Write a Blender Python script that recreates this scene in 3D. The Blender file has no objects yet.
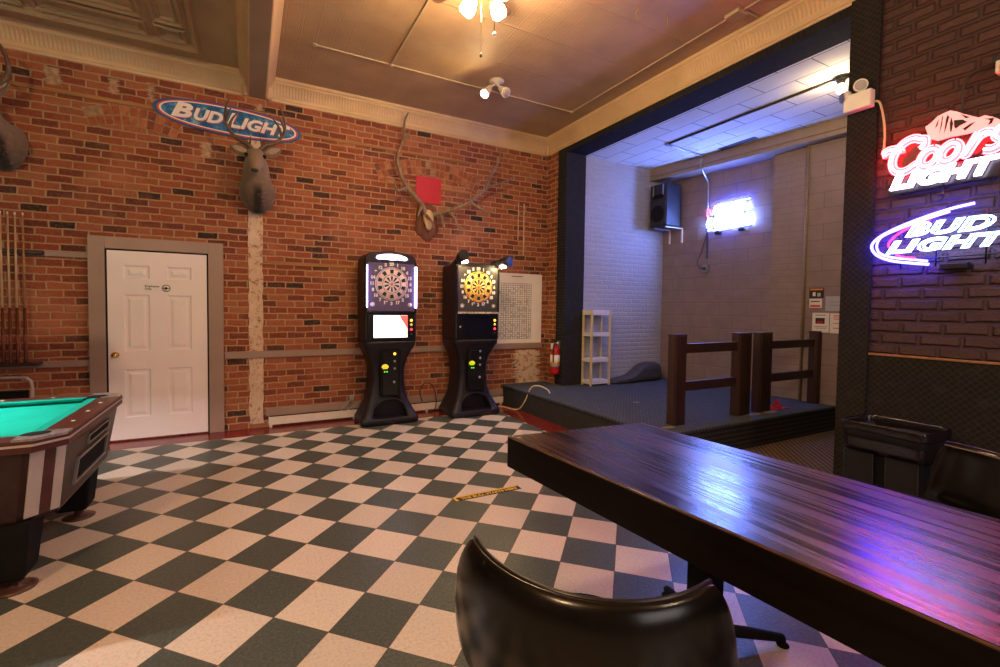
import bpy, bmesh, math, random
from mathutils import Vector, Matrix
PI = math.pi
random.seed(7)
SC = bpy.context.scene
COL = SC.collection

# ------------------------------------------------------------------ materials
class NT:
    """tiny node-graph writer"""
    def __init__(s, name):
        s.m = bpy.data.materials.new(name); s.m.use_nodes = True
        s.t = s.m.node_tree; s.t.nodes.clear()
        s.out = s.t.nodes.new('ShaderNodeOutputMaterial')
        s.b = s.t.nodes.new('ShaderNodeBsdfPrincipled')
        s.t.links.new(s.b.outputs[0], s.out.inputs[0])
        s.tc = None
    def n(s, typ, **kw):
        nd = s.t.nodes.new(typ)
        for k, v in kw.items(): setattr(nd, k, v)
        return nd
    def put(s, sock, v):
        if v is None: return
        if hasattr(v, 'is_linked') or isinstance(v, bpy.types.NodeSocket): s.t.links.new(v, sock)
        else:
            if isinstance(v, (tuple, list)) and sock.type == 'RGBA' and len(v) == 3: v = (*v, 1)
            sock.default_value = v
    def obj(s):
        if not s.tc: s.tc = s.n('ShaderNodeTexCoord')
        return s.tc.outputs['Object']
    def math(s, op, a, b=None, c=None):
        nd = s.n('ShaderNodeMath', operation=op); s.put(nd.inputs[0], a); s.put(nd.inputs[1], b); s.put(nd.inputs[2], c)
        return nd.outputs[0]
    def sep(s, v):
        nd = s.n('ShaderNodeSeparateXYZ'); s.put(nd.inputs[0], v); return nd.outputs
    def comb(s, x, y, z=0.0):
        nd = s.n('ShaderNodeCombineXYZ'); s.put(nd.inputs[0], x); s.put(nd.inputs[1], y); s.put(nd.inputs[2], z); return nd.outputs[0]
    def vadd(s, a, b, op='ADD'):
        nd = s.n('ShaderNodeVectorMath', operation=op); s.put(nd.inputs[0], a); s.put(nd.inputs[1], b); return nd.outputs[0]
    def vscale(s, a, k):
        nd = s.n('ShaderNodeVectorMath', operation='SCALE'); s.put(nd.inputs[0], a); s.put(nd.inputs[3], k); return nd.outputs[0]
    def noise(s, v, scale, detail=3, rough=.5, col=False):
        nd = s.n('ShaderNodeTexNoise'); s.put(nd.inputs['Vector'], v); s.put(nd.inputs['Scale'], scale)
        nd.inputs['Detail'].default_value = detail; nd.inputs['Roughness'].default_value = rough
        return nd.outputs['Color' if col else 'Fac']
    def white(s, v):
        nd = s.n('ShaderNodeTexWhiteNoise', noise_dimensions='3D'); s.put(nd.inputs['Vector'], v); return nd.outputs['Value']
    def ramp(s, f, stops, interp='LINEAR'):
        nd = s.n('ShaderNodeValToRGB'); cr = nd.color_ramp; cr.interpolation = interp
        while len(cr.elements) < len(stops): cr.elements.new(.5)
        for e, (p, c) in zip(cr.elements, stops):
            e.position = p; e.color = (*c, 1) if len(c) == 3 else c
        s.put(nd.inputs[0], f); return nd.outputs[0]
    def mix(s, f, a, b, mode='MIX'):
        nd = s.n('ShaderNodeMix', data_type='RGBA', blend_type=mode)
        s.put(nd.inputs[0], f); s.put(nd.inputs[6], a); s.put(nd.inputs[7], b); return nd.outputs[2]
    def step(s, a, lo, hi):
        nd = s.n('ShaderNodeMapRange', interpolation_type='SMOOTHSTEP'); s.put(nd.inputs[0], a); s.put(nd.inputs[1], lo); s.put(nd.inputs[2], hi)
        return nd.outputs[0]
    def bump(s, h, strength=.3, dist=.01):
        nd = s.n('ShaderNodeBump'); nd.inputs['Strength'].default_value = strength; nd.inputs['Distance'].default_value = dist
        s.put(nd.inputs['Height'], h); s.t.links.new(nd.outputs[0], s.b.inputs['Normal'])
    def set(s, **kw):
        al = dict(color='Base Color', rough='Roughness', metal='Metallic', spec='Specular IOR Level', emit='Emission Color', power='Emission Strength', trans='Transmission Weight', coat='Coat Weight', aniso='Anisotropic', sheen='Sheen Weight', coatrough='Coat Roughness')
        for k, v in kw.items(): s.put(s.b.inputs[al[k]], v)
        return s.m

def plain(name, c, rough=.5, metal=0., var=.12, scale=9., bump=0., bscale=60., spec=.5, coat=0.):
    t = NT(name)
    f = t.noise(t.obj(), scale, 4)
    dark = tuple(max(0, x*(1-var)) for x in c); lite = tuple(min(1, x*(1+var)) for x in c)
    t.set(color=t.ramp(f, [(.3, dark), (.7, lite)]), rough=rough, metal=metal, spec=spec, coat=coat)
    if bump: t.bump(t.noise(t.obj(), bscale, 3), bump, .004)
    return t.m
def emit(name, c, power, base=None):
    t = NT(name); t.set(color=base or c, emit=c, power=power, rough=.4); return t.m

def brick_mat(name, axis, bw, bh, mortar, stops, mcol, wob=.012, bumpk=.6, bdist=.012, painted=False, rough=.85, patches=False, edge=.35):
    """brick courses from object coordinates; axis 0: wall along X, 1: wall along Y"""
    t = NT(name); o = t.sep(t.obj()); u0 = o[axis]; w0 = o[2]
    P = t.comb(u0, w0, 0.)
    nz = t.sep(t.noise(P, 7., 2, .6, col=True))
    u = t.math('ADD', u0, t.math('MULTIPLY', t.math('SUBTRACT', nz[0], .5), wob))
    w = t.math('ADD', w0, t.math('MULTIPLY', t.math('SUBTRACT', nz[1], .5), wob))
    row = t.math('FLOOR', t.math('DIVIDE', w, bh))
    off = t.math('ADD', t.math('MULTIPLY', t.math('MODULO', row, 2.), .5), t.math('MULTIPLY', t.white(t.comb(row, 3.3, 1.)), .16))
    uu = t.math('ADD', t.math('DIVIDE', u, bw), off)
    colm = t.math('FLOOR', uu)
    fu = t.math('MULTIPLY', t.math('SUBTRACT', uu, colm), bw)
    fw = t.math('SUBTRACT', w, t.math('MULTIPLY', row, bh))
    du = t.math('MINIMUM', fu, t.math('SUBTRACT', bw, fu)); dw = t.math('MINIMUM', fw, t.math('SUBTRACT', bh, fw))
    d = t.math('MINIMUM', du, dw)
    fine = t.noise(P, 60., 4, .65)
    d = t.math('ADD', d, t.math('MULTIPLY', t.math('SUBTRACT', fine, .5), .006))
    face = t.step(d, mortar*.35, mortar*.35+mortar*edge+.001)
    rnd = t.white(t.comb(colm, row, .5))
    rnd2 = t.white(t.comb(colm, row, 7.5))
    bc = t.ramp(rnd, stops)
    bc = t.mix(t.math('MULTIPLY', t.noise(P, 25., 4, .7), .55), bc, tuple(x*.45 for x in stops[0][1]), 'MIX')
    if painted:
        colr = t.mix(face, tuple(x*.82 for x in mcol), bc)
    else:
        big = t.noise(P, 1.3, 3, .6)
        bc = t.mix(t.step(big, .5, .72), bc, t.mix(.5, bc, (.50, .18, .11)))
        mot = t.noise(P, 38., 4, .7)
        bc = t.mix(t.math('MULTIPLY', t.step(mot, .48, .7), .45), bc, t.mix(.5, bc, (.52, .26, .15)))
        mc = t.mix(t.noise(P, 4., 3), mcol, tuple(min(1, x*1.5) for x in mcol))
        colr = t.mix(face, mc, bc)
        if patches:   # smears of old whitewash and grey plaster left on the bricks
            pm = t.math('MULTIPLY', t.step(t.noise(P, 2.1, 5, .7), .63, .76), .55)
            colr = t.mix(pm, colr, (.50, .36, .27))
    t.set(color=colr, rough=rough, spec=.25)
    h = t.math('ADD', face, t.math('ADD', t.math('MULTIPLY', fine, .5), t.math('MULTIPLY', rnd2, .35)))
    t.bump(h, bumpk, bdist)
    return t.m

def M_floor():
    t = NT('checker_vinyl'); o = t.sep(t.obj()); T = .3048; s = math.sqrt(.5)
    x = t.math('SUBTRACT', o[0], .0942); y = t.math('SUBTRACT', o[1], 2.7482)
    du = t.math('MULTIPLY', t.math('SUBTRACT', x, y), s/T)
    dv = t.math('MULTIPLY', t.math('ADD', x, y), -s/T)
    fu = t.math('FLOOR', du); fv = t.math('FLOOR', dv)
    par = t.math('ABSOLUTE', t.math('MODULO', t.math('ADD', t.math('ADD', fu, fv), 400.), 2.))
    rnd = t.white(t.comb(fu, fv, 1.5))
    P = t.obj()
    sp = t.noise(P, 70., 5, .75); sp2 = t.noise(P, 190., 2, .6); wear = t.noise(P, 3., 4, .6)
    light = t.ramp(sp, [(.33, (.52, .44, .36)), (.47, (.69, .60, .51)), (.62, (.75, .66, .57))])
    dark = t.ramp(sp, [(.33, (.040, .051, .045)), (.5, (.072, .090, .080)), (.68, (.130, .150, .132))])
    light = t.mix(t.math('MULTIPLY', t.step(sp2, .64, .72), .4), light, (.33, .25, .18))
    c = t.mix(t.step(par, .4, .6), dark, light)
    c = t.mix(t.math('MULTIPLY', rnd, .22), c, (.30, .26, .21), 'MULTIPLY')
    au = t.math('SUBTRACT', du, fu); av = t.math('SUBTRACT', dv, fv)
    e = t.math('MINIMUM', t.math('MINIMUM', au, t.math('SUBTRACT', 1., au)), t.math('MINIMUM', av, t.math('SUBTRACT', 1., av)))
    g = t.step(e, .004, .011)
    c = t.mix(g, (.10, .06, .04), c)
    r = t.math('ADD', .26, t.math('MULTIPLY', wear, .22))
    t.set(color=c, rough=r, spec=.45)
    t.bump(t.math('ADD', g, t.math('MULTIPLY', t.noise(P, 40., 3), .25)), .12, .002)
    return t.m

def M_tin():
    t = NT('pressed_tin'); o = t.sep(t.obj())
    S = .1525
    a = t.math('DIVIDE', t.math('SUBTRACT', o[0], .61), S); b = t.math('DIVIDE', t.math('SUBTRACT', o[1], 5.04), S)
    fa = t.math('FRACT', a); fb = t.math('FRACT', b)
    ea = t.math('ABSOLUTE', t.math('SUBTRACT', fa, .5)); eb = t.math('ABSOLUTE', t.math('SUBTRACT', fb, .5))
    m = t.math('MAXIMUM', ea, eb)
    ring1 = t.math('SINE', t.math('MULTIPLY', m, 44.))
    r = t.math('SQRT', t.math('ADD', t.math('MULTIPLY', ea, ea), t.math('MULTIPLY', eb, eb)))
    ring2 = t.math('MULTIPLY', t.math('SINE', t.math('MULTIPLY', r, 50.)), t.math('COSINE', t.math('MULTIPLY', t.math('ARCTAN2', t.math('SUBTRACT', fa, .5), t.math('SUBTRACT', fb, .5)), 8.)))
    h = t.mix(t.step(m, .30, .34), t.comb(ring2, ring2, ring2), t.comb(ring1, ring1, ring1))
    h = t.math('MULTIPLY', t.sep(h)[0], .30)
    seam = t.math('MINIMUM', t.math('ABSOLUTE', t.math('SUBTRACT', t.math('FRACT', t.math('DIVIDE', t.math('SUBTRACT', o[1], 5.04-.61*10+.305), .61)), .5)), 1.)
    h = t.math('ADD', h, t.math('MULTIPLY', t.math('SUBTRACT', 1., t.step(seam, .0, .03)), 1.4))
    n = t.noise(t.obj(), 2.5, 4)
    t.set(color=t.ramp(n, [(.3, (.40, .265, .145)), (.7, (.50, .335, .19))]), rough=.55, spec=.4)
    t.bump(h, .5, .006)
    return t.m
def M_crown(axis):
    t = NT('crown_paint_%s' % 'xy'[axis]); o = t.sep(t.obj())
    fl = t.math('SINE', t.math('MULTIPLY', o[axis], 2*PI/.034))
    z = o[2]
    band = t.math('MULTIPLY', t.step(z, 3.975, 3.985), t.math('SUBTRACT', 1., t.step(z, 4.075, 4.09)))
    n = t.noise(t.obj(), 3., 4)
    t.set(color=t.ramp(n, [(.3, (.56, .385, .205)), (.7, (.66, .46, .26))]), rough=.45)
    t.bump(t.math('MULTIPLY', fl, band), .35, .006)
    return t.m
def M_carpet(name, c1, c2, dia=.0, k=26., wall=False, axis=1):
    t = NT(name); o = t.sep(t.obj())
    n = t.noise(t.obj(), 220., 3, .8); big = t.noise(t.obj(), 14., 4, .6)
    c = t.mix(n, c1, c2)
    a, b = (o[axis], o[2]) if wall else (o[0], o[1])
    p = t.math('SINE', t.math('MULTIPLY', t.math('ADD', a, b), k*PI)); q = t.math('SINE', t.math('MULTIPLY', t.math('SUBTRACT', a, b), k*PI))
    ln = t.math('MAXIMUM', t.step(p, .72, .95), t.step(q, .72, .95))
    ln = t.math('MULTIPLY', ln, dia)
    c = t.mix(ln, c, tuple(min(1, x*3.2+.012) for x in c2))
    c = t.mix(t.math('MULTIPLY', t.step(big, .5, .7), .35), c, tuple(x*1.6 for x in c2))
    t.set(color=c, rough=.95, spec=.1)
    t.bump(t.math('ADD', n, t.math('MULTIPLY', ln, .7)), .55, .006)
    return t.m
def M_block(name, c, axis, bw=.4, bh=.2, mort=.006, bumpk=.35):
    t = NT(name); o = t.sep(t.obj()); a = o[axis]; b = o[2] if axis != 2 else o[1]
    row = t.math('FLOOR', t.math('DIVIDE', b, bh))
    uu = t.math('ADD', t.math('DIVIDE', a, bw), t.math('MULTIPLY', t.math('MODULO', row, 2.), .5))
    fu = t.math('MULTIPLY', t.math('FRACT', uu), bw); fw = t.math('SUBTRACT', b, t.math('MULTIPLY', row, bh))
    d = t.math('MINIMUM', t.math('MINIMUM', fu, t.math('SUBTRACT', bw, fu)), t.math('MINIMUM', fw, t.math('SUBTRACT', bh, fw)))
    face = t.step(d, mort*.3, mort*1.3)
    n = t.noise(t.obj(), 5., 4); f = t.noise(t.obj(), 70., 3)
    cc = t.ramp(n, [(.3, tuple(x*.88 for x in c)), (.7, tuple(min(1, x*1.08) for x in c))])
    t.set(color=t.mix(face, tuple(x*.75 for x in c), cc), rough=.7, spec=.3)
    t.bump(t.math('ADD', face, t.math('MULTIPLY', f, .4)), bumpk, .006)
    return t.m
def M_stageceil():
    t = NT('ceiling_tile_white'); o = t.sep(t.obj()); bw, bh = .61, .305
    row = t.math('FLOOR', t.math('DIVIDE', t.math('SUBTRACT', o[0], 4.64), bh))
    uu = t.math('ADD', t.math('DIVIDE', o[1], bw), t.math('MULTIPLY', t.math('MODULO', row, 2.), .5))
    fu = t.math('MULTIPLY', t.math('FRACT', uu), bw); fw = t.math('SUBTRACT', t.math('SUBTRACT', o[0], 4.64), t.math('MULTIPLY', row, bh))
    d = t.math('MINIMUM', t.math('MINIMUM', fu, t.math('SUBTRACT', bw, fu)), t.math('MINIMUM', fw, t.math('SUBTRACT', bh, fw)))
    g = t.step(d, .003, .008)
    n = t.noise(t.obj(), 90., 3)
    t.set(color=t.mix(g, (.22, .22, .22), t.ramp(n, [(.3, (.74, .74, .73)), (.7, (.82, .82, .81))])), rough=.8, spec=.2)
    t.bump(g, .3, .004)
    return t.m
def M_wood(name, c1, c2, axis=1, k=9., rough=.3, coat=.0, bump=.08, stretch=.05, aniso=0., spec=.5):
    t = NT(name)
    mp = t.n('ShaderNodeMapping'); t.put(mp.inputs[0], t.obj())
    sc = [1., 1., 1.]; sc[axis] = stretch; mp.inputs['Scale'].default_value = sc
    n = t.noise(mp.outputs[0], k*4, 6, .65); n2 = t.noise(mp.outputs[0], k, 3, .6)
    f = t.math('ADD', t.math('MULTIPLY', n, .55), t.math('MULTIPLY', n2, .45))
    t.set(color=t.ramp(f, [(.33, c1), (.52, tuple((a+b)/2 for a, b in zip(c1, c2))), (.68, c2)]), rough=rough if not isinstance(rough, tuple) else t.math('ADD', rough[0], t.math('MULTIPLY', n, rough[1])), coat=coat, aniso=aniso, spec=spec, coatrough=.26)
    t.bump(n, bump, .003)
    return t.m
def M_fur(name, stops, zlo, zhi):
    """coat whose colour runs from the chest to the crown of the animal"""
    t = NT(name); o = t.sep(t.obj())
    f = t.math('DIVIDE', t.math('SUBTRACT', o[2], zlo), zhi-zlo)
    f = t.math('ADD', f, t.math('MULTIPLY', t.math('SUBTRACT', t.noise(t.obj(), 16., 4), .5), .25))
    mp = t.n('ShaderNodeMapping'); t.put(mp.inputs[0], t.obj()); mp.inputs['Scale'].default_value = (1, 1, .22)
    h = t.noise(mp.outputs[0], 150., 3, .7); pt = t.noise(t.obj(), 34., 4, .7)
    c = t.ramp(f, stops); st = t.math('MULTIPLY', t.math('SUBTRACT', 1., t.step(t.math('ABSOLUTE', t.math('ADD', o[0], t.math('MULTIPLY', t.math('SUBTRACT', pt, .5), .06))), .02, .065)), t.math('SUBTRACT', 1., t.step(o[2], -.12, .0)))
    c = t.mix(t.math('MULTIPLY', st, .9), c, (.012, .010, .010)); c = t.mix(t.math('MULTIPLY', t.step(pt, .5, .75), .5), c, t.mix(.6, c, (.45, .34, .26)))
    c = t.mix(t.math('MULTIPLY', h, .6), c, t.mix(.6, c, (.01, .008, .006)))
    t.set(color=c, rough=.85, spec=.15, sheen=.2); t.bump(h, .6, .008)
    return t.m

def M_table():
    """dark lacquered streaked laminate: the grain runs along the table and its gloss varies with it"""
    t = NT('dark_streaked_tabletop')
    def grain(k, st, d):
        mp = t.n('ShaderNodeMapping'); t.put(mp.inputs[0], t.obj()); mp.inputs['Rotation'].default_value = (0, 0, math.radians(4.5)); mp.inputs['Scale'].default_value = (1., st, 1.)
        return t.noise(mp.outputs[0], k, d, .6)
    a = grain(14., .035, 3); b = grain(55., .02, 3); c = grain(4., .10, 2)
    f = t.math('ADD', t.math('MULTIPLY', a, .5), t.math('ADD', t.math('MULTIPLY', b, .3), t.math('MULTIPLY', c, .2)))
    col = t.ramp(f, [(.38, (.007, .0035, .003)), (.48, (.024, .008, .006)), (.62, (.070, .023, .015))])
    gl = t.step(t.math('ADD', t.math('MULTIPLY', a, .45), t.math('MULTIPLY', b, .55)), .36, .60)
    t.set(color=col, rough=t.math('ADD', .19, t.math('MULTIPLY', gl, .13)), spec=t.math('ADD', .45, t.math('MULTIPLY', gl, .55)))
    t.bump(b, .06, .003)
    return t.m

MT = {}
MT['brick'] = brick_mat('old_red_brick', 0, .208, .0765, .0135, wob=.026, stops=
    [(0., (.035, .022, .020)), (.04, (.09, .036, .026)), (.09, (.19, .048, .030)), (.38, (.34, .082, .040)), (.65, (.42, .120, .055)), (.85, (.47, .165, .08)), (1., (.38, .12, .065))],
    mcol=(.34, .21, .12), patches=True, bdist=.014, bumpk=.7)
MT['brick_return'] = brick_mat('old_red_brick_return', 1, .222, .0765, .013,
    [(0., (.06, .03, .02)), (.1, (.24, .062, .028)), (.5, (.33, .09, .036)), (1., (.45, .155, .062))], (.36, .225, .125), wob=.022, bdist=.014, bumpk=.7)
MT['paintbrick'] = brick_mat('painted_brown_brick', 1, .225, .083, .016, [(0., (.088, .050, .042)), (1., (.115, .066, .055))], (.088, .050, .042), wob=.02, painted=True, bumpk=1., bdist=.022, rough=.6, edge=.8)
MT['floor'] = M_floor()
MT['border'] = plain('red_floor_paint', (.19, .022, .020), .22, var=.2, scale=5., bump=.1, bscale=30)
MT['tin'] = M_tin(); MT['crownx'] = M_crown(0); MT['crowny'] = M_crown(1)
MT['beam'] = plain('beam_paint', (.36, .245, .15), .5, var=.1, scale=3.)
MT['plainwall'] = plain('painted_plaster', (.13, .085, .065), .8, var=.1, scale=3., bump=.2)
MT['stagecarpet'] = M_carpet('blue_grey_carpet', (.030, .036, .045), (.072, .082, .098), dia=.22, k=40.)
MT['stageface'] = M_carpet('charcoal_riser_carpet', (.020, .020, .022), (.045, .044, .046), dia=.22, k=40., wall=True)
MT['jambcarpet'] = M_carpet('dark_jamb_carpet', (.013, .013, .015), (.030, .030, .033), dia=.18, k=44., wall=True, axis=0)
MT['wallcarpet'] = M_carpet('dark_wall_carpet', (.012, .011, .011), (.030, .027, .025), dia=.17, k=44., wall=True)
MT['soffitcarpet'] = M_carpet('dark_soffit_carpet', (.012, .011, .012), (.028, .026, .027), dia=.15, k=44.)
MT['browncarpet'] = M_carpet('brown_ribbed_carpet', (.035, .024, .018), (.085, .06, .042), dia=.9, k=30.)
MT['whitebrick'] = brick_mat('white_painted_brick', 0, .21, .072, .012, [(0., (.43, .43, .45)), (1., (.48, .48, .50))], (.48, .48, .50), wob=.02, painted=True, bumpk=.5, bdist=.008, rough=.7, edge=.8)
MT['stageback'] = M_block('mauve_painted_block', (.26, .20, .192), 1, .4, .2, .006, .4)
MT['pilaster'] = M_block('mauve_painted_pilaster', (.28, .215, .205), 1, .9, .085, .004, .3)
MT['stageband'] = plain('taupe_bulkhead', (.27, .20, .145), .6, var=.08)
MT['stageceil'] = M_stageceil()
MT['frame'] = plain('taupe_gloss_trim', (.30, .205, .165), .42, var=.06, scale=4.)
MT['doorwhite'] = plain('white_door_paint', (.80, .725, .735), .4, var=.03, scale=2.)
MT['brass'] = plain('brass', (.70, .47, .14), .22, 1., var=.1)
MT['blackplastic'] = plain('black_moulded_plastic', (.012, .010, .015), .42, var=.25, scale=30., bump=.25, bscale=240., spec=.35)
MT['blackgloss'] = plain('black_gloss_plastic', (.010, .010, .012), .18, var=.2)
MT['blackmatte'] = plain('black_matte', (.007, .007, .007), .75, var=.2, spec=.15)
MT['white'] = plain('white_plastic', (.78, .77, .74), .4, var=.04)
MT['paper'] = plain('white_paper', (.80, .76, .72), .8, var=.04, scale=3.)
MT['heaterwhite'] = plain('cream_heater_enamel', (.70, .62, .52), .45, var=.06)
MT['woodnail'] = M_wood('old_pine_strip', (.22, .10, .035), (.44, .22, .08), axis=0, rough=.7)
MT['plaster'] = None
MT['chrome'] = plain('chrome', (.75, .74, .73), .18, 1., var=.05)
MT['steel'] = plain('dull_steel', (.42, .41, .40), .38, 1., var=.1)
MT['greymetal'] = plain('grey_metal_paint', (.36, .31, .29), .45, .2, var=.08)
MT['felt'] = plain('teal_felt', (.006, .42, .33), .95, var=.08, scale=5., bump=.2, bscale=300., spec=.1)
MT['feltdark'] = plain('teal_cushion_cloth', (.005, .33, .26), .95, var=.08, scale=5., spec=.1)
MT['mahog'] = M_wood('maroon_laminate', (.050, .014, .013), (.095, .028, .024), axis=1, k=6., rough=.3)
MT['mahogside'] = M_wood('dark_cabinet_laminate', (.020, .008, .007), (.038, .015, .013), axis=1, k=6., rough=.33, spec=.3)
MT['stripe'] = plain('silver_stripe', (.52, .48, .44), .35, .3, var=.05)
MT['castpocket'] = plain('worn_pocket_casting', (.42, .40, .40), .35, .7, var=.35, scale=45., bump=.4, bscale=90)
MT['pearl'] = plain('pearl_inlay', (.8, .76, .7), .3, var=.05)
MT['railwood'] = M_wood('dark_brown_fence_wood', (.022, .010, .008), (.058, .024, .017), axis=2, k=7., rough=.42)
MT['tabletop'] = M_table()
MT['apron'] = M_wood('black_wood_apron', (.005, .0035, .003), (.012, .008, .007), axis=1, k=10., rough=.45, stretch=.03, spec=.08)
MT['wornedge'] = plain('worn_wood_edge', (.11, .05, .028), .4, var=.5, scale=14.)
MT['vinyl'] = plain('black_vinyl', (.005, .0042, .004), .19, var=.2, scale=20., bump=.07, bscale=320., spec=.4)
MT['piping'] = plain('black_vinyl_piping', (.012, .009, .008), .3, var=.2)
MT['can'] = plain('charcoal_bin_plastic', (.018, .018, .021), .6, var=.12, bump=.1, spec=.2)
MT['liner'] = plain('black_bin_liner', (.012, .009, .012), .16, var=.3, scale=30., bump=.9, bscale=35.)
MT['redplastic'] = plain('red_enamel', (.50, .015, .018), .25, var=.08)
MT['redcard'] = plain('red_card', (.50, .012, .035), .6, var=.1, scale=20.)
MT['redcloth'] = plain('red_cloth', (.45, .02, .03), .9, var=.25, scale=30.)
MT['plaque'] = M_wood('walnut_plaque', (.09, .028, .012), (.19, .065, .028), axis=2, k=8., rough=.35)
MT['antler'] = M_wood('antler', (.10, .058, .034), (.36, .24, .15), axis=2, k=14., rough=.5, bump=.4, stretch=.25)
MT['darkantler'] = M_wood('dark_antler', (.055, .03, .018), (.19, .115, .07), axis=2, k=14., rough=.5, bump=.4, stretch=.25)
MT['skull'] = plain('bone', (.62, .46, .27), .6, var=.15)
MT['eye'] = plain('glass_eye', (.008, .005, .003), .06, var=.0)
MT['nose'] = plain('dark_nose', (.012, .010, .010), .35, var=.2)
MT['innerear'] = plain('ear_lining', (.33, .24, .18), .9, var=.2, scale=40.)
MT['cuelight'] = M_wood('pale_maple_shaft', (.42, .25, .13), (.58, .40, .24), axis=2, k=10., rough=.3)
MT['cuedark'] = M_wood('dark_cue_butt', (.045, .014, .010), (.12, .035, .018), axis=2, k=10., rough=.25)
MT['cuewrap'] = plain('cue_wrap', (.20, .05, .03), .8, var=.4, scale=120.)
MT['rackwood'] = M_wood('dark_rack_wood', (.020, .010, .008), (.045, .02, .014), axis=0, k=8., rough=.4)
MT['cream'] = plain('cream_shelf_paint', (.64, .49, .24), .5, var=.06)
MT['shelfwhite'] = plain('white_shelf_paint', (.66, .66, .68), .5, var=.04)
MT['bag'] = plain('charcoal_nylon', (.055, .052, .060), .7, var=.15, scale=20., bump=.3, bscale=160.)
MT['speaker'] = plain('black_speaker_paint', (.012, .013, .016), .55, var=.2, bump=.3, bscale=200.)
MT['grille'] = plain('speaker_grille', (.020, .020, .024), .6, var=.4, scale=300., bump=.8, bscale=400.)
MT['signblue'] = None
MT['signred'] = plain('sign_red', (.62, .05, .045), .4, var=.05)
MT['signwhite'] = plain('sign_white', (.84, .80, .76), .4, var=.03)
MT['signnavy'] = plain('sign_navy', (.02, .09, .27), .35, var=.15, scale=6)
MT['yellow'] = plain('safety_yellow', (.80, .48, .02), .5, var=.05)
MT['ink'] = plain('black_ink', (.012, .012, .012), .6, var=.0)
MT['greyink'] = plain('grey_ink', (.20, .18, .17), .7, var=.05)
MT['orange'] = plain('orange_ink', (.62, .24, .06), .6, var=.1)
MT['paleblue'] = plain('pale_blue_paper', (.42, .44, .50), .8, var=.06)
MT['tube'] = plain('neon_black_backing', (.012, .012, .014), .3, var=.1)
MT['cablecream'] = plain('cream_cable', (.62, .50, .34), .5, var=.05)
MT['cableblack'] = plain('black_cable', (.012, .011, .011), .45, var=.1)
MT['glass'] = None
MT['raceway'] = plain('painted_raceway', (.44, .33, .20), .45, var=.06)
MT['fixture'] = plain('fixture_grey', (.52, .47, .42), .4, var=.05)
MT['fanwood'] = M_wood('fan_blade_wood', (.05, .022, .012), (.10, .05, .025), axis=0, k=8., rough=.4)
MT['vent'] = plain('vent_slot', (.02, .02, .02), .6)
def _pl():
    t = NT('old_plaster_smear'); n = t.noise(t.obj(), 22., 5, .7); n2 = t.noise(t.obj(), 5., 4, .6)
    c = t.mix(t.step(n, .5, .66), (.60, .45, .33), (.30, .11, .06)); c = t.mix(t.step(n2, .5, .7), c, (.66, .53, .42))
    t.set(color=c, rough=.9, spec=.2); t.bump(n, .9, .012); return t.m
MT['plaster'] = _pl()
def _sb():
    t = NT('sign_blue_print'); n = t.noise(t.obj(), 16., 4, .6)
    t.set(color=t.ramp(n, [(.42, (.010, .085, .25)), (.56, (.02, .17, .42)), (.68, (.22, .42, .60))]), rough=.35); return t.m
MT['signblue'] = _sb()
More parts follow.
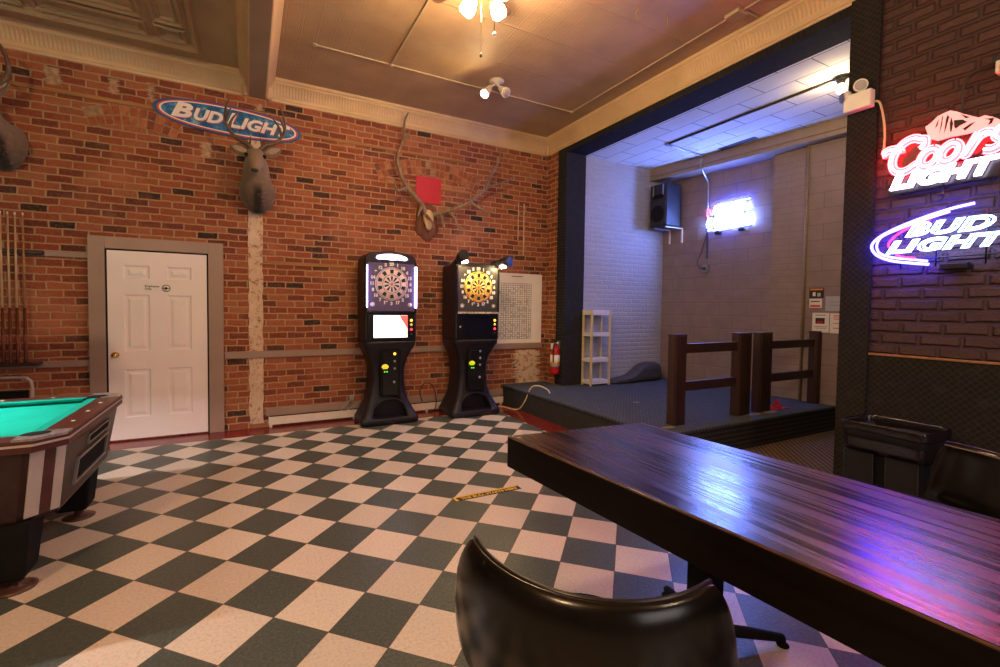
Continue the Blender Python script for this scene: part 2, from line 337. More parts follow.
# ------------------------------------------------------------------ mesh writing
SKEW = [False]                  # the stage's back wall is not square to the room: it runs out towards the pillar
def skew(v):
    if SKEW[0]: v.x += -.10+(4.5-v.y)*.14
    return v
def O(p):                       # world origin of a parent chain
    m = Matrix.Identity(4)
    while p is not None:
        m = Matrix.Translation(p.location) @ p.rotation_euler.to_matrix().to_4x4() @ m; p = p.parent
    return m
class MB:
    """collects shapes (world coordinates) into one mesh; several materials allowed"""
    def __init__(s): s.v = []; s.f = []; s.mi = []; s.cur = 0; s.sm = []; s.smooth = False
    def mat(s, i, smooth=None):
        s.cur = i
        if smooth is not None: s.smooth = smooth
        return s
    def add(s, vs, fs, smooth=None):
        b = len(s.v); s.v += [Vector(v) for v in vs]
        for f in fs: s.f.append([b+i for i in f]); s.mi.append(s.cur); s.sm.append(s.smooth if smooth is None else smooth)
        return s
    def box(s, x0, x1, y0, y1, z0, z1, bev=0., seg=2, rot=None, piv=None):
        if x0 > x1: x0, x1 = x1, x0
        if y0 > y1: y0, y1 = y1, y0
        if z0 > z1: z0, z1 = z1, z0
        bm = bmesh.new(); bmesh.ops.create_cube(bm, size=1.)
        for v in bm.verts: v.co = Vector(((x0+x1)/2+v.co.x*(x1-x0), (y0+y1)/2+v.co.y*(y1-y0), (z0+z1)/2+v.co.z*(z1-z0)))
        if bev: bmesh.ops.bevel(bm, geom=bm.edges[:], offset=bev, segments=seg, profile=.5, affect='EDGES')
        if rot is not None:
            pv = Vector(piv) if piv is not None else Vector(((x0+x1)/2, (y0+y1)/2, (z0+z1)/2))
            for v in bm.verts: v.co = rot @ (v.co-pv)+pv
        bm.verts.index_update()
        s.add([v.co.copy() for v in bm.verts], [[v.index for v in f.verts] for f in bm.faces], False); bm.free(); return s
    def loft(s, rings, caps=True, closed=True, smooth=True):
        n = len(rings[0]); vs = [p for r in rings for p in r]; fs = []
        for i in range(len(rings)-1):
            for j in range(n if closed else n-1):
                k = (j+1) % n; fs.append([i*n+j, i*n+k, (i+1)*n+k, (i+1)*n+j])
        s.add(vs, fs, smooth)
        if caps and closed:
            b = len(s.v)-len(vs)
            s.f.append([b+j for j in range(n)][::-1]); s.mi.append(s.cur); s.sm.append(False)
            s.f.append([b+(len(rings)-1)*n+j for j in range(n)]); s.mi.append(s.cur); s.sm.append(False)
        return s
    def tube(s, pts, r, n=10, caps=True, flat=1., smooth=True):
        pts = [Vector(p) for p in pts]; N = len(pts)
        rs = r if isinstance(r, (list, tuple)) else [r]*N
        rings = []; prev = None
        for i, p in enumerate(pts):
            d = (pts[min(i+1, N-1)]-pts[max(i-1, 0)]).normalized()
            if prev is None:
                a = Vector((0, 0, 1)) if abs(d.z) < .9 else Vector((1, 0, 0)); u = d.cross(a).normalized()
            else: u = (prev-d*prev.dot(d)).normalized()
            prev = u; w = d.cross(u)
            rings.append([p+u*(rs[i]*math.cos(2*PI*k/n))+w*(rs[i]*flat*math.sin(2*PI*k/n)) for k in range(n)])
        return s.loft(rings, caps, True, smooth)
    def cyl(s, a, b, r, r2=None, n=20): return s.tube([a, b], [r, r if r2 is None else r2], n)
    def lathe(s, prof, c, n=28, axis='z', smooth=True):
        c = Vector(c); rings = []
        for r, h in prof:
            ring = []
            for k in range(n):
                a = 2*PI*k/n; q = (r*math.cos(a), r*math.sin(a), h)
                if axis == 'y': q = (q[0], q[2], q[1])
                if axis == 'x': q = (q[2], q[0], q[1])
                ring.append(c+Vector(q))
            rings.append(ring)
        return s.loft(rings, True, True, smooth)
    def poly(s, pts2, plane, d0, d1, smooth=False):
        """extruded polygon: plane 'xz' (extruded in y), 'yz' (in x), 'xy' (in z)"""
        f = {'xz': lambda a, b, d: (a, d, b), 'yz': lambda a, b, d: (d, a, b), 'xy': lambda a, b, d: (a, b, d)}[plane]
        n = len(pts2); vs = [f(a, b, d0) for a, b in pts2]+[f(a, b, d1) for a, b in pts2]
        fs = [list(range(n))[::-1], list(range(n, 2*n))]+[[i, (i+1) % n, n+(i+1) % n, n+i] for i in range(n)]
        return s.add(vs, fs, smooth)
    def sphere(s, c, r, n=16, m=10, sc=(1, 1, 1)):
        c = Vector(c)
        rings = []
        for i in range(m+1):
            t = PI*(i+.02)/(m+.04); rr = r*math.sin(t)
            rings.append([c+Vector((rr*math.cos(2*PI*k/n)*sc[0], rr*math.sin(2*PI*k/n)*sc[1], r*math.cos(t)*sc[2])) for k in range(n)])
        return s.loft(rings)
    def build(s, name, mats, parent=None, label=None):
        for v in s.v: skew(v)
        me = bpy.data.meshes.new(name); inv = O(parent).inverted() if parent else Matrix.Identity(4)
        me.from_pydata([inv @ v for v in s.v], [], s.f)
        for m in (mats if isinstance(mats, (list, tuple)) else [mats]): me.materials.append(m)
        for p, i, sm in zip(me.polygons, s.mi, s.sm): p.material_index = i; p.use_smooth = sm
        bm = bmesh.new(); bm.from_mesh(me); bmesh.ops.recalc_face_normals(bm, faces=bm.faces); bm.to_mesh(me); bm.free()
        o = bpy.data.objects.new(name, me); COL.objects.link(o)
        if parent: o.parent = parent
        if label: o['label'] = label
        return o
def thing(name, label, cat, loc=(0, 0, 0), rz=0., group=None):
    o = bpy.data.objects.new(name, None); COL.objects.link(o); o.empty_display_size = .1
    o.location = loc; o.rotation_euler = (0, 0, rz); tag(o, label, cat, group); return o
def tag(o, label, cat, group=None):
    o['label'] = label; o['category'] = cat
    if group: o['group'] = group
    return o
def struct(o, kind='structure'): o['kind'] = kind; return o
def copy_tree(o, parent=None):
    c = o.copy(); COL.objects.link(c)
    if parent is not None: c.parent = parent
    for ch in list(o.children): copy_tree(ch, c)
    return c
def at_origin(mb, name, mats, label=None, cat=None, group=None):
    """a thing that is one mesh: its origin goes to the middle of its base"""
    lo = Vector([min(v[i] for v in mb.v) for i in range(3)]); hi = Vector([max(v[i] for v in mb.v) for i in range(3)])
    b = Vector(((lo.x+hi.x)/2, (lo.y+hi.y)/2, lo.z))
    for v in mb.v: v -= b
    ob = mb.build(name, mats); ob.location = b
    if label: tag(ob, label, cat, group)
    return ob
def finish(o, mods):
    """bake modifiers into the mesh"""
    for typ, kw in mods:
        m = o.modifiers.new('m', typ)
        for k, v in kw.items(): setattr(m, k, v)
    dg = bpy.context.evaluated_depsgraph_get()
    me = bpy.data.meshes.new_from_object(o.evaluated_get(dg), depsgraph=dg)
    o.modifiers.clear(); old = o.data; o.data = me; bpy.data.meshes.remove(old); return o
def smooth_curve(pts, k=6):
    """Catmull-Rom through the points"""
    P = [Vector(p) for p in pts]; out = []
    for i in range(len(P)-1):
        a, b, c, d = P[max(i-1, 0)], P[i], P[i+1], P[min(i+2, len(P)-1)]
        for j in range(k):
            t = j/k; out.append(.5*((2*b)+(c-a)*t+(2*a-5*b+4*c-d)*t*t+(3*b-a-3*c+d)*t**3))
    return out+[P[-1]]
def text(name, s, size, mat, parent, origin, right, up, ext=.001, off=0., shear=0., align='CENTER', sx=1., tubes=0., space=1., label=None, fit=None, valign='CENTER'):
    """lettering as a mesh; right/up give the plane it lies in; tubes>0 makes bent glass tube outlines; fit=(width,height) in metres"""
    c = bpy.data.curves.new(name, 'FONT'); c.body = s; c.size = size; c.align_x = align; c.align_y = valign
    c.shear = shear; c.space_character = space; c.resolution_u = 3
    if tubes: c.fill_mode = 'NONE'; c.bevel_depth = tubes; c.bevel_resolution = 2
    else: c.extrude = ext
    c.offset = off
    to = bpy.data.objects.new('tmp', c); COL.objects.link(to)
    dg = bpy.context.evaluated_depsgraph_get()
    me = bpy.data.meshes.new_from_object(to.evaluated_get(dg), depsgraph=dg)
    bpy.data.objects.remove(to)
    r = Vector(right).normalized(); u = Vector(up).normalized(); n = r.cross(u)
    if fit:
        xs = [v.co.x for v in me.vertices]; ys = [v.co.y for v in me.vertices]
        cx, cy = (min(xs)+max(xs))/2, (min(ys)+max(ys))/2; kx = fit[0]/(max(xs)-min(xs)); ky = fit[1]/(max(ys)-min(ys))
        for v in me.vertices: v.co.x = (v.co.x-cx)*kx; v.co.y = (v.co.y-cy)*ky
    inv = O(parent).inverted() if parent else Matrix.Identity(4); og = Vector(origin)
    for v in me.vertices: v.co = inv @ skew(og+r*(v.co.x*sx)+u*v.co.y+n*v.co.z)
    me.materials.clear(); me.materials.append(mat); me.name = name
    o = bpy.data.objects.new(name, me); COL.objects.link(o)
    if parent: o.parent = parent
    if label: o['label'] = label
    return o
def rrect(cx, cy, hx, hy, r, z, n=5):
    pts = []
    for sx, sy, a0 in ((1, 1, 0), (-1, 1, 90), (-1, -1, 180), (1, -1, 270)):
        for k in range(n+1):
            a = math.radians(a0+90*k/n); pts.append(Vector((cx+sx*(hx-r)+r*math.cos(a), cy+sy*(hy-r)+r*math.sin(a), z)))
    return pts

# ------------------------------------------------------------------ camera
def cam():
    f, pit, rol, az, h, cx, cy = 454.6876, .0355, .0125, .4805, 1.476, 486.16, 323.944
    F = Vector((math.sin(az)*math.cos(pit), math.cos(az)*math.cos(pit), -math.sin(pit)))
    Rt = Vector((math.cos(az), -math.sin(az), 0)); D = F.cross(Rt); c, s = math.cos(rol), math.sin(rol)
    R2 = Rt*c-D*s; D2 = Rt*s+D*c
    cd = bpy.data.cameras.new('camera'); co = bpy.data.objects.new('camera', cd); COL.objects.link(co)
    m = Matrix((R2, -D2, -F)).transposed().to_4x4(); m.translation = (0, 0, h); co.matrix_world = m
    cd.sensor_width = 36.; cd.lens = f*36/1000; cd.shift_x = (500-cx)/1000; cd.shift_y = (cy-333.5)/1000
    cd.clip_start = .05; SC.camera = co
cam()

# ------------------------------------------------------------------ the setting
YW, XE, ZC, ZP = 6.08, 4.246, 4.15, 3.905      # brick wall, stage wall, ceiling, underside of the cornice
ST = .30; XS, YS = 3.46, 2.98                   # stage top, its front and its south edge
XB, YN, ZSC = 6.6, 5.6, 3.83                    # stage back wall, north side wall, ceiling
def quad(x0, x1, y0, y1, z): return [(x0, y0, z), (x1, y0, z), (x1, y1, z), (x0, y1, z)]
m = MB(); m.mat(0); m.add(quad(-5, 3.16, -4, 5.72, 0), [[0, 1, 2, 3]])
m.mat(1); m.add(quad(-5, 3.16, 5.72, YW+.3, 0), [[0, 1, 2, 3]]); m.add(quad(3.16, 3.6, 2.4, YW+.3, 0), [[0, 1, 2, 3]])
m.mat(2); m.add(quad(3.6, 6.9, 2.4, YW+.3, 0), [[0, 1, 2, 3]]); m.add(quad(3.16, 6.9, -4, 2.4, 0), [[0, 1, 2, 3]])
# give the slab a thickness
m.mat(0); m.add(quad(-5, 6.9, -4, YW+.3, -.1), [[3, 2, 1, 0]])
struct(m.build('floor', [MT['floor'], MT['border'], MT['browncarpet']]))
m = MB(); m.box(-5, XE+.4, YW, YW+.3, 0, ZC+.2); struct(m.build('wall_north', MT['brick']))
m = MB(); m.box(-5.2, -5, -4, YW+.3, 0, ZC+.2); struct(m.build('wall_west', MT['plainwall']))
m = MB(); m.box(-5.2, 7.1, -4.2, -4, 0, ZC+.2); struct(m.build('wall_south', MT['plainwall']))
m = MB(); m.box(XE, XE+.36, 5.79, YW, 0, ZC); struct(m.build('wall_return', MT['brick_return']))
m = MB(); m.box(XE-.004, XE+.36, 5.579, 5.79, 0, ZP+.02); struct(m.build('wall_jamb', MT['jambcarpet']))
m = MB(); m.box(XE, XE+.36, 1.935, 5.579, ZSC, ZC); struct(m.build('wall_header', MT['soffitcarpet']))
m = MB(); m.box(XE-.03, XE+.36, 1.74, 1.935, 0, ZP+.01); struct(m.build('wall_pier', MT['wallcarpet']))
m = MB(); m.box(XE, XE+.36, -4, 1.74, 1.165, ZC); struct(m.build('wall_east', MT['paintbrick']))
m = MB(); m.box(XE-.012, XE+.36, -4, 1.74, 0, 1.155); struct(m.build('wall_wainscot', MT['wallcarpet']))
m = MB(); m.box(XE-.022, XE+.01, -4, 1.738, 1.152, 1.168, .003); struct(m.build('trim_1', MT['woodnail']))
m = MB(); m.box(-5, XE+.36, -4, YW, ZC, ZC+.15); struct(m.build('ceiling', MT['tin']))
# dropped beam and the crown moulding around each bay
XB0, XB1 = .015, .178
m = MB(); m.box(XB0, XB1, -4, YW, ZP, ZC); struct(m.build('ceiling_beam', MT['beam']))
prof = [(0., ZP), (.012, ZP), (.016, ZP+.022), (.028, ZP+.03), (.032, ZP+.06), (.046, ZP+.085), (.062, ZP+.12), (.088, ZP+.155), (.118, ZP+.18), (.128, ZP+.186), (.132, ZP+.205), (.15, ZP+.215), (.156, ZC), (0., ZC)]
prof = [(d*.70, z) for d, z in prof]
def crown(name, axis, fixed, sgn, a, b, ma, mb_):
    """moulding along an axis, mitred at either end"""
    rings = []
    for end, mt in ((a, ma), (b, mb_)):
        ring = []
        for d, z in prof:
            e = end+mt*d; ring.append((e, fixed+sgn*d, z) if axis == 0 else (fixed+sgn*d, e, z))
        rings.append(ring)
    mm = MB(); mm.loft(rings, True, True, False); return struct(mm.build(name, MT['crownx' if axis == 0 else 'crowny']))
crown('trim_2', 0, YW, -1, -5, XB0, 0, -1); crown('trim_3', 0, YW, -1, XB1, XE, 1, -1)
crown('trim_4', 1, XB0, -1, -4, YW, 0, -1); crown('trim_5', 1, XB1, 1, -4, YW, 0, -1); crown('trim_6', 1, XE, -1, -4, YW, 0, -1)
# corner blocks of the moulding
m = MB()
for x, s in ((XB0, -1), (XB1, 1), (XE, -1)): m.lathe([(.0, 0), (.025, .004), (.038, .03), (.042, .08), (.035, .12), (.02, .15), (.0, .16)], (x+s*.04, YW-.04, ZP-.012), 16)
struct(m.build('trim_7', MT['crownx']))
# coffered panels of pressed tin in the west bay
m = MB()
def ridge(x0, x1, y0, y1, w=.055, h=.035):
    """raised picture-frame moulding hanging below the ceiling"""
    pr_ = [(0, 0), (.0, h*.5), (w*.25, h), (w*.55, h*.7), (w*.8, h*.35), (w, 0)]
    c = [(x0, y0, 1, 1), (x1, y0, -1, 1), (x1, y1, -1, -1), (x0, y1, 1, -1)]
    rings = [[(x+sx*d, y+sy*d, ZC-hh) for d, hh in pr_] for x, y, sx, sy in c]
    n = len(pr_); vs = [p for r_ in rings for p in r_]; fs = []
    for i in range(4):
        for j in range(n-1): a = i*n+j; b = ((i+1) % 4)*n+j; fs.append([a, b, b+1, a+1])
    m.add(vs, fs, False)
for k in range(3):
    x1 = -.44-k*1.66; y1 = 5.74
    if k: x1 += .0
    ridge(x1-1.62, x1, -3.6, y1, .075, .05)
    for (ax, bx) in ((x1-.36, x1-.10), (x1-1.28, x1-.42), (x1-1.55, x1-1.34)):
        y = y1-.10
        for j, ln in enumerate((.25, .86, .25, .86, .25, .86, .25)):
            ridge(ax, bx, y-ln, y, .045, .03); ridge(ax+.055, bx-.055, y-ln+.055, y-.055, .03, .018); y -= ln+.06
struct(m.build('trim_8', MT['tin']))
# old arches, wood nailers and the plaster chase of the brick wall
def arch(name, xc, half, z0, rise, nb, th=.2):
    mm = MB(); R = (half*half+rise*rise)/(2*rise); cz = z0+rise-R; a0 = math.asin(half/R)
    mm.cur = 3
    mm.poly([(xc+R*math.sin(a0*(k/12-1)), cz+R*math.cos(a0*(k/12-1))) for k in range(25)]+[(xc+(R+th)*math.sin(a0*(1-k/12)), cz+(R+th)*math.cos(a0*(1-k/12))) for k in range(25)], 'xz', YW-.003, YW+.01)
    for i in range(nb):
        a = -a0+2*a0*(i+.09)/nb; b = -a0+2*a0*(i+.91)/nb
        for r0, r1 in ((R+.008, R+th*.46), (R+th*.54, R+th-.008)):
            if random.random() < .07: continue
            mm.cur = random.choice((0, 0, 1, 2))
            mm.poly([(xc+r0*math.sin(a), cz+r0*math.cos(a)), (xc+r1*math.sin(a), cz+r1*math.cos(a)), (xc+r1*math.sin(b), cz+r1*math.cos(b)), (xc+r0*math.sin(b), cz+r0*math.cos(b))], 'xz', YW-.006-random.random()*.006, YW+.01)
    return struct(mm.build(name, [plain(name+'_brick', (.31, .085, .036), .85, var=.25, scale=18., bump=.6), plain(name+'_brick_pale', (.40, .14, .06), .85, var=.25, scale=18., bump=.6), plain(name+'_brick_dark', (.20, .055, .03), .85, var=.3, scale=18., bump=.6), plain(name+'_mortar', (.32, .20, .115), .9, var=.3, scale=25., bump=.8)]))
arch('trim_9', -1.07, .36, 3.28, .07, 11); arch('trim_10', 2.26, .72, 3.17, .14, 22)
def strip(name, x0, x1, z0, z1, mat, d=.014, bev=.003):
    mm = MB(); mm.box(x0, x1, YW-d, YW+.01, z0, z1, bev); return struct(mm.build(name, mat))
strip('trim_12', -3.2, -.62, 3.56, 3.60, MT['woodnail']); strip('trim_13', .3, 2.95, 3.56, 3.595, MT['woodnail'])
strip('trim_14', .15, 1.6, 1.965, 2.005, MT['woodnail']); strip('trim_15', 1.62, 2.9, 3.13, 3.165, MT['woodnail'])
strip('trim_16', -.255, 4.17, .845, .925, MT['frame'], .03, .005); strip('trim_17', -3.9, -1.462, .82, .885, MT['frame'], .022, .004); strip('trim_18', -3.9, -1.462, 1.935, 1.998, MT['frame'], .022, .004)
def chase(name, x0, x1, z0, z1, amp, mat, th=.012):
    mm = MB(); n = 44; L_ = []; R_ = []
    for i in range(n+1):
        z = z0+(z1-z0)*i/n; L_.append((x0+random.uniform(-amp, amp), z)); R_.append((x1+random.uniform(-amp, amp), z))
    for i in range(n):
        mm.poly([L_[i], R_[i], R_[i+1], L_[i+1]], 'xz', YW-th, YW+.01)
    return struct(mm.build(name, mat))
chase('trim_19', -.005, .145, .05, 3.42, .008, MT['plaster'])
chase('trim_20', 3.70, 4.10, .30, .82, .07, MT['plaster'], .008)
chase('trim_21', 3.80, 3.815, 2.3, 3.1, .004, MT['plaster'], .008); chase('trim_22', 3.70, 3.712, 2.5, 3.1, .004, MT['plaster'], .008)
DIM = plain('dull_plaster_smear', (.40, .25, .16), .9, var=.35, scale=24., bump=.8)
for i, (x, z, w, h) in enumerate(((-1.72, 3.72, .12, .17), (-1.24, 3.73, .07, .16), (-.92, 3.74, .05, .20), (-.42, 3.22, .10, .16), (.12, 3.80, .08, .08))):
    chase('trim_%d' % (23+i), x-w/2, x+w/2, z-h/2, z+h/2, .024, DIM, .006)
# stage
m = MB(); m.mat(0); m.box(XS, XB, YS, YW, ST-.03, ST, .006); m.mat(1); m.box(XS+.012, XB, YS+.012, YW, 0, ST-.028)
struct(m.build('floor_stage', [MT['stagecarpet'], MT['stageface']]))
m = MB(); m.box(XE+.36, XB+.2, YN, YN+.2, ST, ZC); struct(m.build('wall_stage_north', MT['whitebrick']))
SKEW[0] = True
m = MB(); m.box(XB, XB+.2, -4, YN+.6, 0, ZC); struct(m.build('wall_stage_east', MT['stageback']))
m = MB(); m.box(6.46, XB+.05, 3.40, 3.82, ST, 3.66); struct(m.build('wall_pilaster', MT['pilaster']))
m = MB(); m.box(6.42, XB+.05, 2.35, 3.395, ST, 3.66); struct(m.build('wall_pilaster', MT['stageback']))
m = MB(); m.box(6.26, XB+.1, -4, YN+.05, 3.64, ZC); m.box(6.24, 6.28, -4, YN, 3.70, 3.72); struct(m.build('ceiling_bulkhead', MT['stageband']))
SKEW[0] = False
m = MB(); m.box(XE+.36, XB+.2, -4, YN+.2, ZSC, ZC); struct(m.build('ceiling_stage', MT['stageceil']))
SKEW[0] = True
m = MB(); m.tube([(6.405, 3.385, ST), (6.405, 3.385, 3.64)], .018, 10); struct(m.build('trim_30', plain('ochre_pipe_paint', (.24, .175, .10), .5)))
SKEW[0] = False
m = MB(); m.box(6.05, 6.16, 3.86, 4.40, ZSC-.006, ZSC+.01); struct(m.build('trim_31', MT['vent']))
# sub-floor patches where the carpet has worn through
for i, (x, y, w, h) in enumerate(((3.72, 3.16, .16, .07), (5.08, 3.16, .26, .10), (5.40, 3.15, .24, .10), (4.35, 4.20, .10, .06))):
    mm = MB(); mm.poly([(x+w/2*math.cos(2*PI*k/12)*(1+.15*math.sin(3*k)), y+h/2*math.sin(2*PI*k/12)*(1+.2*math.cos(5*k))) for k in range(12)], 'xy', ST-.004, ST+.003)
    struct(mm.build('trim_%d' % (32+i), plain('worn_carpet_%d' % i, (.20, .155, .115), .9, var=.3, scale=30.)))

# the panelled door
d = bpy.data.objects.new('door_1', None); COL.objects.link(d); d.location = (-.87, YW, 0); struct(d)
X0, X1, ZT = -1.318, -.422, 2.034
m = MB(); m.box(-1.468, X0-.012, YW-.045, YW+.02, 0, 2.172, .004); m.box(X1+.012, -.262, YW-.045, YW+.02, 0, 2.172, .004); m.box(X0-.012, X1+.012, YW-.0448, YW+.02, ZT+.012, 2.172, .004)
m.build('door_frame', MT['frame'], d)
m = MB(); m.box(X0-.012, X0, YW-.03, YW+.02, 0, ZT+.012); m.box(X1, X1+.012, YW-.03, YW+.02, 0, ZT+.012); m.box(X0, X1, YW-.03, YW+.02, ZT, ZT+.012)
m.build('door_gap', MT['blackmatte'], d, 'dark gap around the door')
m = MB(); yf = YW-.034
stl = [X0+.004, X0+.125, X0+.40, X1-.40, X1-.125, X1-.004]
xs = [X0+.004, -1.180, -.952, -.800, -.572, X1-.004]; zs = [.02, .25, .77, .965, 1.57, 1.735, 1.88, ZT-.004]
for i in range(5):
    for j in range(7):
        x0_, x1_, z0_, z1_ = xs[i], xs[i+1], zs[j], zs[j+1]
        if i in (1, 3) and j in (1, 3, 5):      # sunk and raised panel
            q = [(0, yf), (.014, yf+.010), (.034, yf+.010), (.058, yf+.002)]
            rg = [[(x0_+e, y, z0_+e), (x1_-e, y, z0_+e), (x1_-e, y, z1_-e), (x0_+e, y, z1_-e)] for e, y in q]
            b = []
            m.loft(rg, False, True, False); m.add(rg[-1], [[0, 1, 2, 3]])
        else: m.add([(x0_, yf, z0_), (x1_, yf, z0_), (x1_, yf, z1_), (x0_, yf, z1_)], [[0, 1, 2, 3]])
m.box(X0+.004, X1-.004, yf+.012, YW+.01, .02, ZT-.004)
leaf = m.build('door_leaf', MT['doorwhite'], d)
m = MB(); m.lathe([(.0, 0), (.032, 0), (.032, -.006), (.012, -.010), (.011, -.03), (.024, -.038), (.029, -.052), (.024, -.066), (.0, -.070)], (X0+.065, yf, .93), 20, 'y'); m.build('knob', MT['brass'], leaf)
m = MB(); m.box(-1.0, -.862, yf-.004, yf, 1.612, 1.678, .001); pl_ = m.build('name_plate', MT['paper'], leaf)
text('lettering', 'Employees\nOnly', .030, MT['ink'], pl_, (-.995, yf-.005, 1.655), (1, 0, 0), (0, 0, 1), off=.0006, align='LEFT', valign='TOP_BASELINE')
m = MB(); c = (-.805, yf-.003, 1.645)
m.lathe([(.040, .003), (.040, 0), (.037, -.001), (.0, -.001)], c, 24, 'y'); ic = m.build('round_badge', MT['greyink'], leaf)
m = MB(); m.lathe([(.030, .0), (.030, -.003), (.0, -.003)], c, 24, 'y'); m.build('badge_face', MT['paper'], ic)
m = MB(); m.lathe([(.014, .0), (.014, -.005), (.0, -.005)], c, 16, 'y'); m.box(c[0]-.03, c[0]+.03, yf-.008, yf-.005, c[2]-.004, c[2]+.004); m.build('badge_mark', MT['ink'], ic)
# ------------------------------------------------------------------ dart machines
E_WHITE = emit('cool_white_tube', (.62, .52, 1.), 6.)
E_MARQ = emit('lit_marquee', (.72, .62, 1.), 2.2)
E_SCREEN = emit('lit_screen', (.92, .97, 1.), 1.6)
E_SCRED = emit('screen_red', (.95, .10, .08), 1.1)
E_SCPINK = emit('screen_pink', (1., .62, .6), 1.2)
E_YEL = emit('lit_yellow_button', (1., .45, .04), 2.5)
E_RED = emit('lit_red_button', (1., .03, .06), 2.)
E_GRN = emit('lit_green', (.15, .8, .05), .8)
E_LAMP = emit('warm_lamp_lens', (1., .74, .36), 200.)
NUMS = [20, 1, 18, 4, 13, 6, 10, 15, 2, 17, 3, 19, 7, 16, 8, 11, 14, 9, 12, 5]
def dart_machine(label, xc, yf, pal, spot):
    t = thing('dart_machine', label, 'dart machine', (xc, yf+.22, 0))
    m = MB(); yb = 6.0
    def sec(z, hx, y0, y1, r=.07): return rrect(xc, (y0+y1)/2, hx, (y1-y0)/2, r, z, 6)
    q = [(0, .35, yf+.02, yb), (.012, .37, yf, yb), (.075, .372, yf, yb), (.10, .355, yf+.02, yb), (.17, .315, yf+.055, yb), (.27, .262, yf+.09, yb), (.40, .228, yf+.115, yb), (.56, .212, yf+.125, yb), (.70, .218, yf+.12, yb), (.82, .246, yf+.095, yb), (.92, .292, yf+.06, yb), (.98, .322, yf+.03, yb), (1.02, .332, yf+.02, yb), (1.045, .328, yf+.018, yb)]
    m.loft([sec(*a) for a in q])
    ped = m.build('pedestal', MT['blackplastic'], t)
    # arched foot recess cut into the pedestal
    c = MB(); pts = [(xc-.22, .085), (xc+.22, .085)]+[(xc+.22*math.cos(PI*k/14), .10+.20*math.sin(PI*k/14)) for k in range(15)]
    c.poly(pts, 'xz', yf-.1, yf+.20); cut = c.build('tmpcut', MT['blackplastic'])
    finish(ped, [('BOOLEAN', dict(object=cut, operation='DIFFERENCE', solver='EXACT'))]); bpy.data.objects.remove(cut)
    m = MB(); m.tube([(x, yf+.075 if z > .2 else yf+.03+(z-.09)*.4, z) for x, z in [(xc-.235, .10)]+[(xc-.232*math.cos(PI*k/14), .115+.205*math.sin(PI*k/14)) for k in range(15)]+[(xc+.235, .10)]], .014, 8); m.build('recess_rim', MT['blackplastic'], t)
    # head
    m = MB(); hw = .328; yh = yf+.03
    out = [(xc-hw, 1.04), (xc+hw, 1.04), (xc+hw, 2.0)]+[(xc+hw-.11+.11*math.sin(a), 2.03+.11*math.cos(a)*(1 if not spot else .4)) for a in (PI/2*k/6 for k in range(6, -1, -1))]+[(xc+hw-.22, 2.155 if not spot else 2.08), (xc, 2.165 if not spot else 2.075), (xc-hw+.22, 2.155 if not spot else 2.08)]+[(xc-hw+.11-.11*math.sin(a), 2.03+.11*math.cos(a)*(1 if not spot else .4)) for a in (PI/2*k/6 for k in range(0, 7))]+[(xc-hw, 2.0)]
    m.poly(out, 'xz', yh, yb-.03); head = m.build('head', MT['blackplastic'], t)
    finish(head, [('BEVEL', dict(width=.022, segments=3, limit_method='ANGLE', angle_limit=.9))])
    zc = 1.755
    m = MB(); m.box(xc-.30, xc+.30, yh-.012, yh+.004, 1.42, 2.01 if not spot else 2.02, .006); bp = m.build('board_panel', pal['panel'], t)
    m = MB()
    for a, b in ((xc-.318, xc-.298), (xc+.298, xc+.318)): m.box(a, b, yh-.03, yh, 1.40, 2.03, .006)
    m.box(xc-.318, xc+.318, yh-.03, yh, 1.395, 1.42, .006); m.build('panel_bezel', MT['blackgloss'], t)
    # dart board, a disc of twenty wedges
    m = MB(); m.mat(0)
    R0, Rf = .205, yh-.022
    m.lathe([(.0, .01), (R0, .01), (R0, -.012), (.0, -.012)], (xc, Rf+.012, zc), 60, 'y')
    def wedge(i, r0, r1, mi, d=.004):
        a0 = 2*PI*(i-.5)/20+.018; a1 = 2*PI*(i+.5)/20-.018; m.mat(mi)
        rr = [a0+(a1-a0)*k/3 for k in range(4)]
        m.poly([(xc+r1*math.sin(a), zc+r1*math.cos(a)) for a in rr]+[(xc+r0*math.sin(a), zc+r0*math.cos(a)) for a in rr[::-1]], 'xz', Rf-d, Rf+.004)
    for i in range(20):
        e = i % 2
        wedge(i, .187, .199, 3 if e == 0 else 4)
        if e == 0: wedge(i, .130, .178, 1)
        wedge(i, .107, .119, 3 if e == 0 else 4)
        if e == 0: wedge(i, .034, .094, 1)
    m.mat(4); m.lathe([(.0, 0), (.022, 0), (.022, -.005), (.0, -.005)], (xc, Rf, zc), 16, 'y'); m.mat(3); m.lathe([(.0, 0), (.009, 0), (.009, -.007), (.0, -.007)], (xc, Rf, zc), 12, 'y')
    db = m.build('dart_board', [pal['b'], pal['a'], pal['b'], pal['c'], pal['d']], t)
    for i, nme in enumerate(NUMS):
        a = 2*PI*i/20
        text('number', str(nme), .054, pal['num'], bp, (xc+.242*math.sin(a), yh-.0135, zc+.242*math.cos(a)), (1, 0, 0), (0, 0, 1), ext=.0008, off=.0038)
    # screen and control bezel
    m = MB(); m.box(xc-.30, xc+.30, yh-.016, yh+.004, 1.065, 1.39, .008); bz = m.build('screen_bezel', MT['blackgloss'], t)
    m = MB(); m.box(xc-.222, xc+.205, yh-.020, yh-.014, 1.092, 1.368, .002); scn = m.build('screen', pal['screen'], t)
    for z, mt in ((1.305, E_YEL), (1.250, pal['b2']), (1.19, E_RED), (1.13, MT['ink'])):
        m = MB(); m.lathe([(.0, -.012), (.013, -.010), (.016, 0), (.018, .003)], (xc+.256, yh-.018, z), 14, 'y'); m.build('button', mt, bz)
